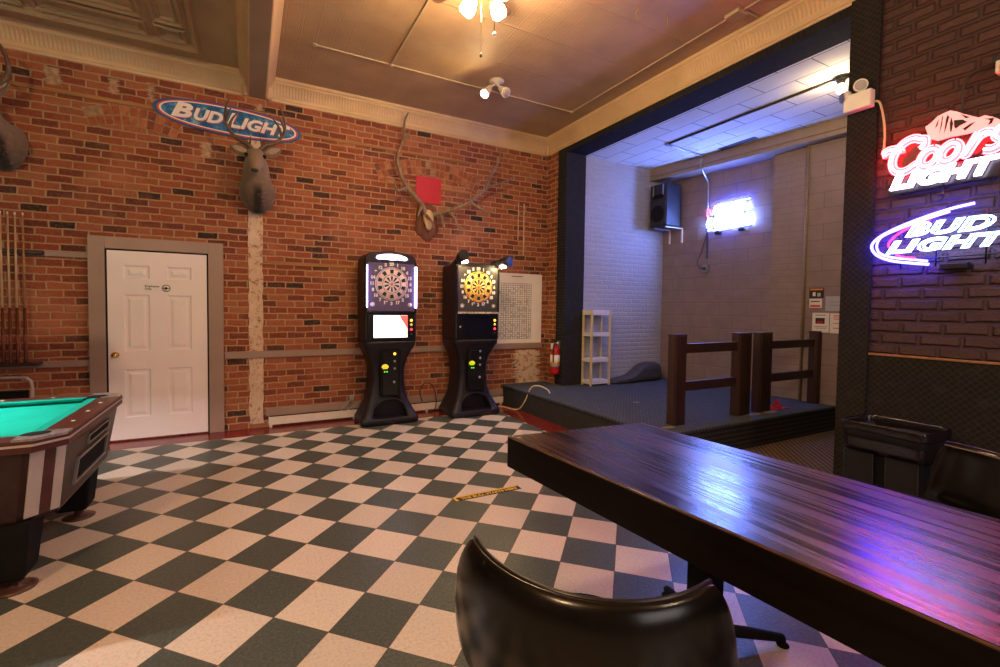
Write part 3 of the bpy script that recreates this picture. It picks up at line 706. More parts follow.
    # coin door
    m = MB(); m.poly([(xc-.125, .355), (xc+.125, .355), (xc+.125, .93)]+[(xc+.125-.05+.05*math.cos(PI/2*k/5), .93+.05*math.sin(PI/2*k/5)) for k in range(6)]+[(xc-.075-.05*math.sin(PI/2*k/5), .93+.05*math.cos(PI/2*k/5)) for k in range(6)]+[(xc-.125, .93)], 'xz', yf+.045, yf+.16)
    cd = m.build('coin_door', MT['blackmatte'], t)
    finish(cd, [('BEVEL', dict(width=.012, segments=2, limit_method='ANGLE', angle_limit=.9))])
    m = MB(); yq = yf+.045
    m.box(xc-.095, xc+.095, yq-.006, yq+.01, .37, .90, .004); m.build('coin_plate', MT['blackgloss'], cd)
    m = MB(); m.poly([(xc-.07+.045*math.cos(PI*k/10), .715+.045*math.sin(PI*k/10)) for k in range(11)], 'xz', yq-.010, yq); m.box(xc-.10, xc-.04, yq-.010, yq, .70, .712)
    m.build('coin_graphic', pal['graphic'], cd)
    for z, x in ((.885, .05), (.79, .05), (.70, .05), (.53, .045)):
        m = MB(); m.lathe([(.0, -.012), (.012, -.012), (.017, -.004), (.017, 0), (.0, 0)], (xc+x, yq-.006, z), 14, 'y'); m.build('coin_slot', MT['steel'] if z < .88 else E_YEL if not spot else MT['steel'], cd)
    for x in (-.085, -.055):
        m = MB(); m.box(xc+x, xc+x+.018, yq-.010, yq, .655, .672, .003); m.build('coin_lamp', E_GRN, cd)
    if not spot:
        m = MB(); zz = 2.03
        top = [(xc-.17, 2.05), (xc-.06, 2.055), (xc, 2.045), (xc+.08, 2.055), (xc+.175, 2.048), (xc+.205, 2.065), (xc+.18, 2.095), (xc+.10, 2.118), (xc, 2.125), (xc-.10, 2.118), (xc-.18, 2.10), (xc-.195, 2.07)]
        m.poly(top, 'xz', yh-.028, yh+.002); mq = m.build('marquee', E_MARQ, t)
        for s in (-1, 1):
            m = MB(); m.box(xc+s*.306-(.008 if s < 0 else .015), xc+s*.306+(.008 if s < 0 else .015), yh-.045, yh-.02, 1.46, 1.98, .007); m.build('light_tube', E_WHITE, t)
            m = MB(); m.lathe([(.0, -.02), (.02, -.018), (.028, 0), (.03, .004)], (xc+s*.235, yh-.012, 1.50), 16, 'y'); m.build('speaker_dot', MT['white'], t)
        m = MB(); m.poly([(xc+.10, 1.366), (xc+.205, 1.366), (xc+.205, 1.20), (xc+.13, 1.31)], 'xz', yh-.022, yh-.019); m.build('screen_graphic', E_SCRED, scn)
        m = MB(); m.poly([(xc+.205, 1.20), (xc+.205, 1.11), (xc+.14, 1.18), (xc+.08, 1.31)], 'xz', yh-.0215, yh-.019); m.box(xc-.06, xc+.06, yh-.0215, yh-.019, 1.17, 1.22); m.build('screen_graphic', E_SCPINK, scn)
    else:
        for s in (-1, 1):
            m = MB(); a = Vector((xc+s*.275, yh+.06, 2.075)); b = a+Vector((s*.03 if s < 0 else .10, -.26, .075 if s < 0 else .02))
            m.tube([a+Vector((0, .16, -.04)), a, a.lerp(b, .45)], [.05, .052, .055], 16); m.tube([a.lerp(b, .35), a.lerp(b, .5), b], [.04, .07, .07], 18)
            la = m.build('lamp_arm', MT['blackplastic'], t)
            dd = (b-a).normalized(); tgt = (Vector((xc, yh, 1.8))-b).normalized()
            m = MB(); pc = b-dd*.08+Vector((-s*.035, -.005, -.058)); m.sphere(pc, .040, 14, 8, (1.2, 1.3, .5)); m.build('lamp_lens', E_LAMP, la)
        m = MB(); m.box(xc-.305, xc+.305, yh-.034, yh-.028, 1.396, 1.420, .001)
        ms = m.build('decal_band', plain('decal_band', (.45, .41, .33), .5, var=.75, scale=60.), t)
        for s in (-1, 1):
            m = MB()
            for k in range(4):
                a = PI*k/4+.3; m.box(xc+s*.235-.03, xc+s*.235+.03, yh-.0145, yh-.012, 1.497, 1.503, rot=Matrix.Rotation(a, 3, 'Y'))
            m.build('star_mark', MT['white'], bp)
        m = MB(); m.lathe([(.0, -.006), (.012, -.004), (.014, 0)], (xc-.262, yh-.016, 1.22), 12, 'y'); m.build('lock', MT['steel'], bz)
    return t
palA = dict(panel=plain('violet_board_panel', (.10, .075, .18), .35, var=.1), a=plain('wedge_black', (.015, .014, .02), .4), b=plain('wedge_pale', (.85, .72, .78), .45), c=plain('ring_teal', (.22, .48, .48), .4), d=plain('ring_red', (.75, .16, .26), .4),
            num=MT['white'], screen=E_SCREEN, b2=emit('dim_yellow_button', (.6, .5, .05), .5), graphic=emit('lit_coin_graphic', (.85, .62, .05), .6))
palB = dict(panel=plain('black_board_panel', (.040, .036, .030), .35, var=.1), a=plain('wedge_black_b', (.015, .014, .012), .4), b=plain('wedge_yellow', (.88, .64, .16), .45), c=plain('ring_yellow', (.70, .52, .10), .4), d=plain('ring_orange_red', (.62, .08, .03), .4),
            num=MT['white'], screen=plain('dark_screen', (.006, .007, .016), .12, var=.1), b2=emit('dim_yellow_button_b', (.7, .5, .05), .6), graphic=emit('lit_green_coin_graphic', (.60, .75, .02), .5))
dart_machine('black electronic dart machine with glowing white marquee and bright screen', 1.565, 5.53, palA, False)
dart_machine('black electronic dart machine with dark screen and two lamp arms over a yellow board', 2.735, 5.47, palB, True)

# ------------------------------------------------------------------ pool table (short end towards the dart machines)
PX1, PX0, PY0, PY1 = -.835, -3.20, 2.965, 4.305
t = thing('pool_table', 'coin operated pool table with teal cloth and dark tapered cabinet', 'pool table', ((PX0+PX1)/2, (PY0+PY1)/2, 0))
def oct_(x0, x1, y0, y1, c, z): return [Vector(p) for p in ((x0+c, y0, z), (x1-c, y0, z), (x1, y0+c, z), (x1, y1-c, z), (x1-c, y1, z), (x0+c, y1, z), (x0, y1-c, z), (x0, y0+c, z))]
ins = .10
m = MB(); m.loft([oct_(PX0+ins, PX1-ins+.02, PY0+ins-.01, PY1-ins, .13, .36), oct_(PX0+ins-.01, PX1-ins+.03, PY0+ins-.02, PY1-ins+.01, .13, .385), oct_(PX0+.02, PX1-.02, PY0+.02, PY1-.02, .13, .735)], smooth=False)
cabn = m.build('cabinet', MT['mahogside'], t)
# rail top ring with the bed sunk inside
m = MB(); rw = .125
o0 = oct_(PX0, PX1, PY0, PY1, .11, .74); o1 = oct_(PX0, PX1, PY0, PY1, .11, .795); o2 = oct_(PX0+.008, PX1-.008, PY0+.008, PY1-.008, .107, .803); i1 = oct_(PX0+rw, PX1-rw, PY0+rw, PY1-rw, .03, .803); i0 = oct_(PX0+rw, PX1-rw, PY0+rw, PY1-rw, .03, .74)
m.loft([o0, o1, o2, i1, i0, o0], False, True, False); m.build('rail', MT['mahog'], t)
m = MB(); m.loft([oct_(PX0-.004, PX1+.004, PY0-.004, PY1+.004, .11, .772), oct_(PX0-.004, PX1+.004, PY0-.004, PY1+.004, .11, .784)], False, True, False)
m.build('rail_trim', MT['stripe'], t)
m = MB(); m.box(PX0+.1, PX1-.1, PY0+.1, PY1-.1, .70, .768); m.build('cloth', MT['felt'], t)
for (xa, xb, ya, yb) in ((PX1-rw-.052, PX1-rw, PY0+.21, PY1-.21), (PX0+rw, PX0+rw+.052, PY0+.21, PY1-.21)):
    s = 1 if xa > -2 else -1; inn = xa if s > 0 else xb; ou = xb if s > 0 else xa
    m = MB(); m.loft([[(ou, ya-.05, .803), (ou, yb+.05, .803)], [(inn, ya, .800), (inn, yb, .800)], [(inn+s*.012, ya, .786), (inn+s*.012, yb, .786)], [(ou, ya-.05, .768), (ou, yb+.05, .768)]], False, False, False); m.build('cushion', MT['feltdark'], t)
xm = (PX0+PX1)/2
for yo, s in ((PY0+rw, 1), (PY1-rw, -1)):
    for xa, xb in ((PX0+.21, xm-.07), (xm+.07, PX1-.21)):
        m = MB(); m.loft([[(xa-.04, yo, .803), (xb+.04, yo, .803)], [(xa, yo+s*.052, .800), (xb, yo+s*.052, .800)], [(xa, yo+s*.04, .786), (xb, yo+s*.04, .786)], [(xa-.04, yo, .768), (xb+.04, yo, .768)]], False, False, False); m.build('cushion', MT['feltdark'], t)
for cx, cy, sx, sy in ((PX1, PY0, -1, 1), (PX1, PY1, -1, -1), (PX0, PY0, 1, 1), (PX0, PY1, 1, -1)):
    m = MB(); pc = Vector((cx+sx*.135, cy+sy*.135, .803)); r = .062
    arc = [(pc.x+r*math.cos(a), pc.y+r*math.sin(a)) for a in [math.atan2(-sy, -sx)+PI*(k-6)/10 for k in range(13)]]
    outer = [(cx+sx*.185, cy+sy*.004), (cx+sx*.108, cy+sy*.004), (cx+sx*.004, cy+sy*.108), (cx+sx*.004, cy+sy*.185)]
    if (arc[0][0]-outer[0][0])**2+(arc[0][1]-outer[0][1])**2 < (arc[-1][0]-outer[0][0])**2+(arc[-1][1]-outer[0][1])**2: arc = arc[::-1]
    m.poly(outer+arc, 'xy', .796, .8085); pk = m.build('pocket_casting', MT['castpocket'], t)
    m = MB(); m.lathe([(r*.98, .80), (r*.98, .70), (.0, .70)], (pc.x, pc.y, 0.004), 20); m.build('pocket', MT['blackmatte'], t)
for yo, s in ((PY0, 1), (PY1, -1)):
    m = MB(); m.lathe([(.055, .806), (.055, .70), (.0, .70)], (xm, yo+s*.115, 0.001), 20); m.build('pocket', MT['blackmatte'], t)
def sight(x, y): m = MB(); m.lathe([(.0, .8045), (.011, .8045), (.011, .802)], (x, y, 0), 12); m.build('sight', MT['pearl'], t)
for k in (1, 2, 3):
    for xx in (PX1-.058, PX0+.058): sight(xx, PY0+.135+(PY1-PY0-.27)*k/4)
for k in (1, 2, 3, 5, 6, 7):
    for yy in (PY0+.058, PY1-.058): sight(PX0+.135+(PX1-PX0-.27)*k/8, yy)
def side_pt(u, z, e):            # a point on the short end of the cabinet, e metres proud of it
    k = (z-.385)/.35; x = PX1-.07+k*.05; return Vector((x+e, u, z))
def end_frame(u0, u1, z0, z1, w, e, mat, name, par, r=.0, shear=0.):
    m = MB(); P = lambda u, z, ee: side_pt(u, z, ee)
    ring_o = [(u0, z0), (u1, z0), (u1, z1), (u0, z1)]; ring_i = [(u0+w, z0+w), (u1-w, z0+w), (u1-w, z1-w), (u0+w, z1-w)]
    rings = [[P(u, z, -.002) for u, z in ring_o], [P(u, z, e) for u, z in ring_o], [P(u, z, e) for u, z in ring_i], [P(u, z, -.002) for u, z in ring_i]]
    for i in range(4):
        m.loft([[rings[a][i], rings[a][(i+1) % 4]] for a in range(4)], False, False, False)
    return m.build(name, mat, par)
def end_panel(u0, u1, z0, z1, e, mat, name, par):
    m = MB(); m.add([side_pt(u0, z0, e), side_pt(u1, z0, e), side_pt(u1, z1, e), side_pt(u0, z1, e)], [[0, 1, 2, 3]]); m.add([side_pt(u0, z0, 0), side_pt(u1, z0, 0), side_pt(u1, z1, 0), side_pt(u0, z1, 0)], [[3, 2, 1, 0]])
    return m.build(name, mat, par)
fr = end_frame(3.33, 3.95, .445, .60, .018, .014, MT['steel'], 'ball_return', t); end_panel(3.345, 3.935, .46, .585, .003, MT['blackmatte'], 'return_opening', fr)
fr = end_frame(3.50, 3.95, .625, .685, .010, .010, MT['steel'], 'rack_slot', t); end_panel(3.51, 3.94, .634, .676, .003, MT['blackmatte'], 'slot_opening', fr)
def corner_stripe(u0, u1, mat, name):
    """a vertical band on the cut corner nearest the room: u runs across the chamfer"""
    a0, a1 = Vector((PX1-ins+.03-.13, PY0+ins-.02, .385)), Vector((PX1-ins+.03, PY0+ins-.02+.13, .385)); b0, b1 = Vector((PX1-.02-.13, PY0+.02, .735)), Vector((PX1-.02, PY0+.02+.13, .735))
    n = Vector((.7, -.7, -.1))*.006
    q = [a0.lerp(a1, u0), a0.lerp(a1, u1), b0.lerp(b1, u1), b0.lerp(b1, u0)]
    m = MB(); m.add([p+n for p in q]+[p-n for p in q], [[0, 1, 2, 3], [7, 6, 5, 4], [0, 4, 5, 1], [1, 5, 6, 2], [2, 6, 7, 3], [3, 7, 4, 0]]); m.build(name, mat, t)
corner_stripe(.16, .48, MT['stripe'], 'silver_stripe'); corner_stripe(.49, .74, MT['mahog'], 'maroon_stripe'); corner_stripe(.75, .98, MT['stripe'], 'silver_stripe')
for lx, ly in ((-1.10, 3.15), (-1.07, 4.03), (-2.93, 3.16), (-2.93, 4.06)):
    m = MB(); m.loft([rrect(lx, ly, .075, .075, .012, .07, 2), rrect(lx, ly, .088, .088, .012, .09, 2), rrect(lx, ly, .115, .115, .012, .37, 2)], smooth=False)
    lg = m.build('leg', MT['blackmatte'], t)
    m = MB(); m.lathe([(.0, 0), (.088, 0), (.09, .006), (.07, .016), (.028, .024), (.022, .08), (.0, .08)], (lx+.02, ly, 0), 24); m.build('foot', plain('brown_foot', (.07, .030, .022), .4), lg)
# lamp over the pool table
t = thing('billiard_lamp', 'long black box lamp hanging over the teal pool table', 'lamp', (-2.3, 3.65, 1.72))
m = MB(); L0, L1, Y0, Y1 = -3.0, -1.55, 3.48, 3.82
rings = [[(L0, Y0, 1.72), (L1, Y0, 1.72), (L1, Y1, 1.72), (L0, Y1, 1.72)], [(L0+.06, Y0+.06, 1.94), (L1-.06, Y0+.06, 1.94), (L1-.06, Y1-.06, 1.94), (L0+.06, Y1-.06, 1.94)]]
m.loft(rings, False, True, False); m.add(rings[1], [[0, 1, 2, 3]]); sh = m.build('shade', MT['blackgloss'], t)
finish(sh, [('SOLIDIFY', dict(thickness=.01))])
for x in (-2.75, -1.8):
    m = MB(); m.tube([(x, 3.65, 1.94), (x, 3.65, ZC)], .006, 8); m.build('hanging_rod', MT['steel'], t)
m = MB(); m.tube([(L0+.1, 3.65, 1.825), (L1-.1, 3.65, 1.825)], .016, 10); m.build('light_tube', emit('billiard_tube', (1., .93, .88), 330.), t)

# cue rack and four cues
t = thing('cue_rack', 'dark wooden cue rack of two rails on the brick wall', 'cue rack', (-2.25, YW, .86))
m = MB(); m.box(-2.7, -1.83, 5.955, YW-.022, .855, .885, .006); m.build('lower_rail', MT['rackwood'], t)
m = MB(); m.box(-2.7, -1.80, 5.992, YW-.022, 1.945, 1.985, .006); m.build('upper_rail', MT['rackwood'], t)
for i, (x, lab) in enumerate(((-1.93, 'pool cue nearest the door in the wall rack, gold tinted shaft'), (-1.986, 'second pool cue from the door, pale shaft and dark butt'), (-2.037, 'third pool cue from the door, slim pale shaft'), (-2.088, 'fourth pool cue from the door, at the picture edge'))):
    t = thing('pool_cue', lab, 'pool cue', (x, 6.0, .886), 0, 'pool cues in the wall rack')
    y = 5.978
    m = MB(); m.tube([(x, y, 1.42), (x, y+.0, 2.31)], [.0105, .0068], 10); m.build('shaft', MT['cuelight'] if i else MT['woodnail'], t)
    m = MB(); m.tube([(x, y, .886), (x, y, .90), (x, y, 1.42)], [.013, .0145, .0105], 10); m.build('butt', MT['cuedark'], t)
    m = MB(); m.tube([(x, y, .99), (x, y, 1.16)], [.0148, .0136], 10); m.build('wrap', MT['cuewrap'], t)
    m = MB(); m.tube([(x, y, 2.31), (x, y, 2.335)], [.0068, .006], 10); m.build('tip', MT['white'], t)
# tube back of a chair standing behind the pool table
t = thing('tube_chair', 'grey metal tube chair against the brick wall behind the pool table', 'chair', (-2.15, 5.6, 0))
m = MB(); xs0, xs1, yb = -2.48, -1.81, 5.72
m.tube(smooth_curve([(xs0, yb, .03), (xs0, yb, .42), (xs0, yb, .70), (xs0+.03, yb, .755), (xs0+.09, yb, .775), (xs1-.09, yb, .775), (xs1-.03, yb, .755), (xs1, yb, .70), (xs1, yb, .42), (xs1, yb, .03)], 5), .014, 10); m.build('back_frame', MT['greymetal'], t)
for x in (xs0, xs1): m = MB(); m.tube(smooth_curve([(x, yb, .44), (x, yb-.40, .44), (x, yb-.46, .40), (x, yb-.47, .0)], 5), .013, 10); m.build('leg', MT['greymetal'], t)
m = MB(); m.box(xs0+.01, xs1-.01, yb-.46, yb-.02, .44, .48, .015); m.build('seat', MT['vinyl'], t)
m = MB(); m.box(xs0+.02, xs1-.02, yb-.015, yb+.012, .50, .66, .01); m.build('backrest', MT['vinyl'], t)

# ------------------------------------------------------------------ animals on the wall
F_DEER = lambda lo, hi: M_fur('deer_coat', [(0., (.035, .024, .020)), (.16, (.12, .078, .058)), (.45, (.22, .145, .105)), (.72, (.29, .20, .14)), (.88, (.24, .16, .105)), (1., (.15, .10, .07))], lo, hi)
def deer(label, x, z, k=1., rack=None, turn=0., dz=0.):
    t = thing('deer_mount', label, 'deer mount', (x, YW, z))
    C = Vector((x, YW, z)); Rz = Matrix.Rotation(turn, 3, 'Z')
    P = lambda a, b, c: C+Rz @ Vector((a*k, -b*k, c*k))
    def ell(c, d, rx, rz, n=22):   # ring round direction d
        d = (Rz @ Vector((0, -d[0], d[1]))).normalized(); u = Rz @ Vector((1, 0, 0)); w = u.cross(d).normalized()
        return [P(*c)+u*(rx*k*math.cos(2*PI*i/n))+w*(rz*k*math.sin(2*PI*i/n)) for i in range(n)]
    m = MB()
    m.loft([ell((0, .0, -.10), (1, .15), .165, .225), ell((0, .06, -.10), (1, .2), .195, .235), ell((0, .14, -.07), (1, .4), .197, .215), ell((0, .22, -.01), (1, .8), .172, .18), ell((0, .28, .08), (.7, 1), .145, .150), ell((0, .32, .16), (.5, 1), .135, .14), ell((0, .345, .23), (.4, 1), .118, .12), ell((0, .35, .28), (.4, 1), .07, .08)])
    m.loft([ell((0, .27, .29), (1, -.35), .045, .05), ell((0, .31, .29), (1, -.4), .098, .095), ell((0, .37, .26), (1, -.55), .108, .102), ell((0, .43, .215), (1, -.7), .092, .088), ell((0, .49, .155), (1, -.8), .070, .070), ell((0, .54, .10), (1, -.8), .058, .058), ell((0, .575, .065), (1, -.7), .053, .050), ell((0, .597, .045), (1, -.6), .034, .032)])
    for s in (-1, 1): m.sphere(P(s*.078, .415, .265), .034*k, 12, 8, (.8, 1, .8))
    b = m.build('body', F_DEER(-.42*k, .42*k), t)
    finish(b, [('REMESH', dict(mode='VOXEL', voxel_size=.010*k, use_smooth_shade=True)), ('SMOOTH', dict(factor=.6, iterations=6))])
    m = MB(); m.sphere(P(0, .590, .062), .034*k, 14, 8, (1.15, .7, .8)); m.build('nose', MT['nose'], t)
    m = MB(); m.sphere(P(0, .545, .072), .058*k, 16, 10, (1.0, .85, .72)); m.build('muzzle', MT['innerear'], t, 'pale muzzle')
    for s in (-1, 1):
        m = MB(); m.sphere(P(s*.092, .440, .262), .024*k, 14, 10); m.build('eye', MT['eye'], t)
        m = MB(); e0 = P(s*.075, .315, .325); e1 = P(s*.275, .30, .40+.02*s)
        rings = []; up = Vector((0, 0, 1)); ax = (e1-e0).normalized(); fw = Vector((0, -1, 0)); sd = ax.cross(fw).normalized()
        for f_, w_ in ((0, .024), (.15, .045), (.4, .066), (.65, .060), (.85, .034), (1., .004)):
            c = e0.lerp(e1, f_); rings.append([c+sd*(w_*k*math.cos(a))+fw*(w_*k*.30*math.sin(a))+fw*(-.018*k*math.sin(PI*f_)) for a in [2*PI*i/14 for i in range(14)]])
        m.loft(rings); er = m.build('ear', F_DEER(-.5*k, .5*k), t)
        m = MB(); rings = []
        for f_, w_ in ((.12, .016), (.4, .036), (.65, .032), (.88, .012)):
            c = e0.lerp(e1, f_)+fw*(.017*k); rings.append([c+sd*(w_*k*math.cos(a))+fw*(w_*k*.12*math.sin(a)+.0*k) for a in [2*PI*i/12 for i in range(12)]])
        m.loft(rings); m.build('ear_lining', MT['innerear'], er)
        m = MB()
        for path, r0 in rack:
            pts = smooth_curve([P(s*a, b_, c_) for a, b_, c_ in path], 6); n = len(pts)
            m.tube(pts, [r0*k*(1-.8*i/(n-1))+.002 for i in range(n)], 9)
        m.build('antler', MT['darkantler'], t)
    return t
RACK = [([(.04, .33, .36), (.09, .33, .42), (.19, .31, .47), (.27, .32, .55), (.31, .36, .66), (.29, .42, .78), (.25, .45, .86)], .026), ([(.275, .32, .57), (.24, .36, .66), (.17, .40, .74)], .018), ([(.07, .33, .40), (.055, .37, .45), (.05, .39, .49)], .013), ([(.305, .36, .64), (.27, .42, .70), (.24, .44, .76)], .014)]
deer('mule deer shoulder mount under the oval blue beer sign', .095, 2.86, .96, RACK, -.06)
RACK2 = [([(.05, .33, .34), (.12, .32, .37), (.22, .32, .41), (.29, .33, .49), (.31, .36, .59), (.29, .40, .70), (.235, .44, .78)], .032), ([(.26, .33, .45), (.20, .40, .52), (.17, .44, .58)], .016)]
deer('brown animal shoulder mount above the pool cues at the picture edge', -2.03, 3.05, .97, RACK2, -.42)
# elk antlers
t = thing('antler_mount', 'wide elk antlers on a walnut shield plaque over the dart machines', 'antler mount', (2.22, YW, 2.42))
cx, cz = 2.205, 2.66
half = [(0, .255), (.05, .250), (.10, .225), (.135, .185), (.150, .12), (.145, .03), (.165, -.05), (.168, -.12), (.135, -.165), (.105, -.17), (.085, -.20), (.04, -.245), (0, -.262)]
pts = [(cx+a, cz+b) for a, b in half]+[(cx-a, cz+b) for a, b in half[::-1][1:-1]]
m = MB(); m.poly(pts, 'xz', YW-.03, YW); m.poly([(cx+(x-cx)*.88, cz+(z-cz)*.9) for x, z in pts], 'xz', YW-.042, YW-.029); m.build('shield', MT['plaque'], t)
m = MB(); m.sphere((cx, YW-.075, cz+.05), .10, 20, 12, (.78, .62, 1.15)); m.sphere((cx, YW-.085, cz-.06), .06, 16, 10, (.8, .6, 1.1)); sk = m.build('skull_cap', MT['skull'], t)
finish(sk, [('REMESH', dict(mode='VOXEL', voxel_size=.012, use_smooth_shade=True))])
def beam(paths, nm='antler'):
    m = MB()
    for path, r0, r1 in paths:
        p = smooth_curve(path, 6); n = len(p); m.tube(p, [r0+(r1-r0)*i/(n-1) for i in range(n)], 10)
    return m.build(nm, MT['antler'], t)
yA = [6.02, 5.95, 5.90, 5.87, 5.86, 5.86, 5.87, 5.88]
LB = [(2.17, 2.745), (2.08, 2.87), (1.87, 3.06), (1.77, 3.22), (1.72, 3.42), (1.80, 3.67), (1.82, 3.90), (1.87, 4.03)]
RB = [(2.25, 2.745), (2.40, 2.79), (2.50, 2.83), (2.76, 2.96), (3.05, 3.20), (3.32, 3.32), (3.50, 3.42)]
beam([([(x, y, z) for (x, z), y in zip(LB, yA)], .040, .009), ([(2.09, 5.95, 2.84), (2.00, 5.80, 2.72), (1.97, 5.74, 2.66)], .028, .006), ([(2.16, 6.0, 2.75), (2.19, 5.84, 2.64), (2.20, 5.76, 2.52)], .028, .006), ([(1.87, 5.90, 3.06), (1.76, 5.80, 2.99), (1.68, 5.76, 2.97), (1.65, 5.74, 3.08)], .028, .006), ([(1.80, 5.86, 3.66), (1.86, 5.84, 3.74), (1.88, 5.83, 3.78)], .018, .005), ([(1.75, 5.87, 3.30), (1.72, 5.84, 3.38)], .02, .006)])
beam([([(x, y, z) for (x, z), y in zip(RB, yA)], .040, .009), ([(3.03, 5.86, 3.18), (3.07, 5.84, 3.34), (3.20, 5.84, 3.57), (3.27, 5.83, 3.80)], .030, .006), ([(2.78, 5.87, 2.97), (2.92, 5.78, 2.86), (3.00, 5.74, 2.82), (3.07, 5.73, 2.87)], .026, .006), ([(2.46, 5.93, 2.81), (2.52, 5.83, 2.72), (2.56, 5.79, 2.60), (2.66, 5.76, 2.56)], .028, .006), ([(2.36, 5.97, 2.78), (2.35, 5.84, 2.65), (2.36, 5.78, 2.50)], .028, .006), ([(3.15, 5.84, 3.46), (3.13, 5.84, 3.55)], .019, .005)])
m = MB(); m.box(2.045, 2.412, YW-.024, YW-.012, 2.925, 3.285, .002); tag(at_origin(m, 'red_poster', MT['redcard']), 'plain red card on the wall behind the elk antlers', 'poster')
# oval sign
t = thing('oval_sign', 'oval blue sign with white lettering and red rim on the brick wall', 'sign', (-.166, YW, 3.42))
sx, sz = -.168, 3.578
def oval(a, b, y0, y1, mat, name, par, n=72, tilt=-.035):
    m = MB(); e = .9
    pts = []
    for k in range(n):
        q = 2*PI*k/n; u = a*math.copysign(abs(math.cos(q))**e, math.cos(q)); v = b*math.copysign(abs(math.sin(q))**e, math.sin(q)); pts.append((sx+u*math.cos(tilt)-v*math.sin(tilt), sz+u*math.sin(tilt)+v*math.cos(tilt)))
    m.poly(pts, 'xz', y0, y1); return m.build(name, mat, par)
oval(.742, .172, YW-.020, YW, MT['signnavy'], 'rim', t); oval(.705, .155, YW-.024, YW-.019, MT['signred'], 'red_ring', t); oval(.685, .142, YW-.026, YW-.0235, MT['signwhite'], 'white_ring', t)
fc = oval(.665, .130, YW-.028, YW-.0255, MT['signblue'], 'face', t)
r_ = Vector((math.cos(-.035), 0, math.sin(-.035))); u_ = Vector((-r_.z, 0, r_.x))
for off_, mt, dy in (((.006, -.006), MT['signred'], .0), ((0, 0), MT['signwhite'], .002)):
    base = Vector((sx, YW-.029-dy, sz))+r_*off_[0]+u_*off_[1]
    for w_, xo, fw in (('B', -.475, .20), ('UD', -.225, .28), ('L', .02, .15), ('IGHT', .355, .53)):
        text('lettering', w_, .2, mt, fc, base+r_*xo+u_*(.012 if w_ in 'BL' else 0), r_, u_, ext=.001, off=.008, shear=.28, fit=(fw, .165 if w_ in 'BL' else .135))
# league chart
t = thing('league_chart', 'large white paper chart ruled with a grid beside the dart machine', 'chart', (3.755, YW, .92))
m = MB(); m.box(3.36, 4.165, YW-.005, YW-.001, .93, 2.015); ch = m.build('sheet', MT['paper'], t)
m = MB(); y = YW-.0065
x0, x1, z0, z1 = 3.38, 3.965, 1.00, 1.86
for k in range(15): x = x0+(x1-x0)*k/14; m.box(x-.003-.001*(k % 3 == 0), x+.003+.001*(k % 3 == 0), y, y+.002, z0, z1)
for k in range(27): z = z0+(z1-z0)*k/26; m.box(x0, x1, y, y+.002, z-.003, z+.003)
for k in range(26):
    for j in range(14):
        if random.random() < .22: xx = x0+(x1-x0)*(j+.2)/14; zz = z0+(z1-z0)*(k+.3)/26; m.box(xx, xx+random.uniform(.012, .026), y, y+.002, zz, zz+.012)
m.build('grid', MT['greyink'], ch)
m = MB(); m.box(3.60, 3.80, y, y+.002, 1.965, 1.975); m.build('heading', MT['ink'], ch)
# heater
t = thing('baseboard_heater', 'long cream electric baseboard heater along the brick wall', 'heater', (1.9, YW, 0))
m = MB(); m.box(.20, 3.455, YW-.058, YW-.002, .025, .130, .008); m.build('casing', MT['heaterwhite'], t)
m = MB(); m.box(.17, 3.455, YW-.045, YW-.002, .135, .225, .006); m.build('top_rail', MT['frame'], t)
m = MB(); m.box(.21, 3.45, YW-.06, YW-.05, .128, .136); m.build('slot', MT['blackmatte'], t)
for x in (.21, 1.2, 2.2, 3.4): m = MB(); m.box(x, x+.03, YW-.05, YW-.01, 0, .03); m.build('foot', MT['heaterwhite'], t)
# ------------------------------------------------------------------ stage things
def fence(label, posts, ya, zr, grp):
    xs = [p[0] for p in posts]
    t = thing('railing_section', label, 'railing', ((xs[0]+xs[-1])/2, ya, ST), 0, grp)
    for x, w, zt in posts:
        m = MB(); m.box(x-w/2, x+w/2, ya-.045, ya+.045, ST, zt, .006)
        if w > .12: m.box(x-w/2+.012, x+w/2-.012, ya-.058, ya-.04, ST, zt-.01, .004)
        p = m.build('post', MT['railwood'], t)
        m = MB(); m.box(x-w/2-.004, x+w/2+.004, ya-.05, ya+.05, zt-.012, zt+.006, .004); m.build('post_cap', MT['railwood'], p)
    for z0, z1 in zr:
        m = MB(); m.box(xs[0]+posts[0][1]/2-.01, xs[-1]-posts[-1][1]/2+.01, ya-.022, ya+.022, z0, z1, .005); m.build('rail', MT['railwood'], t)
    return t
fence('dark brown wooden railing section at the front corner of the stage', [(3.90, .17, 1.225), (4.95, .225, 1.225)], 3.225, [(1.03, 1.13), (.635, .735)], 'wooden railings on the stage edge')
fence('dark brown wooden railing section running to the stage back wall, red cloth at its foot', [(5.345, .225, 1.225), (6.50, .20, 1.225)], 3.225, [(1.03, 1.125), (.635, .735)], 'wooden railings on the stage edge')
m = MB(); n = 16; rr = random.Random(3); g = []
for j in range(n+1):
    for i in range(n+1):
        u, v = i/n-.5, j/n-.5; e = math.hypot(u, v)
        g.append((5.645+u*.30+rr.uniform(-.008, .008)+.03*math.sin(v*9), 3.215+v*.13+rr.uniform(-.006, .006), ST+.004+max(0, .13-.27*e)*(.55+.45*math.sin(u*26+3*math.sin(v*11)))+rr.uniform(0, .010)))
m.add(g, [[j*(n+1)+i, j*(n+1)+i+1, (j+1)*(n+1)+i+1, (j+1)*(n+1)+i] for j in range(n) for i in range(n)], True)
rg = at_origin(m, 'red_rag', MT['redcloth'], 'crumpled red cloth lying at the foot of a stage railing post', 'cloth')
finish(rg, [('SOLIDIFY', dict(thickness=.004))])
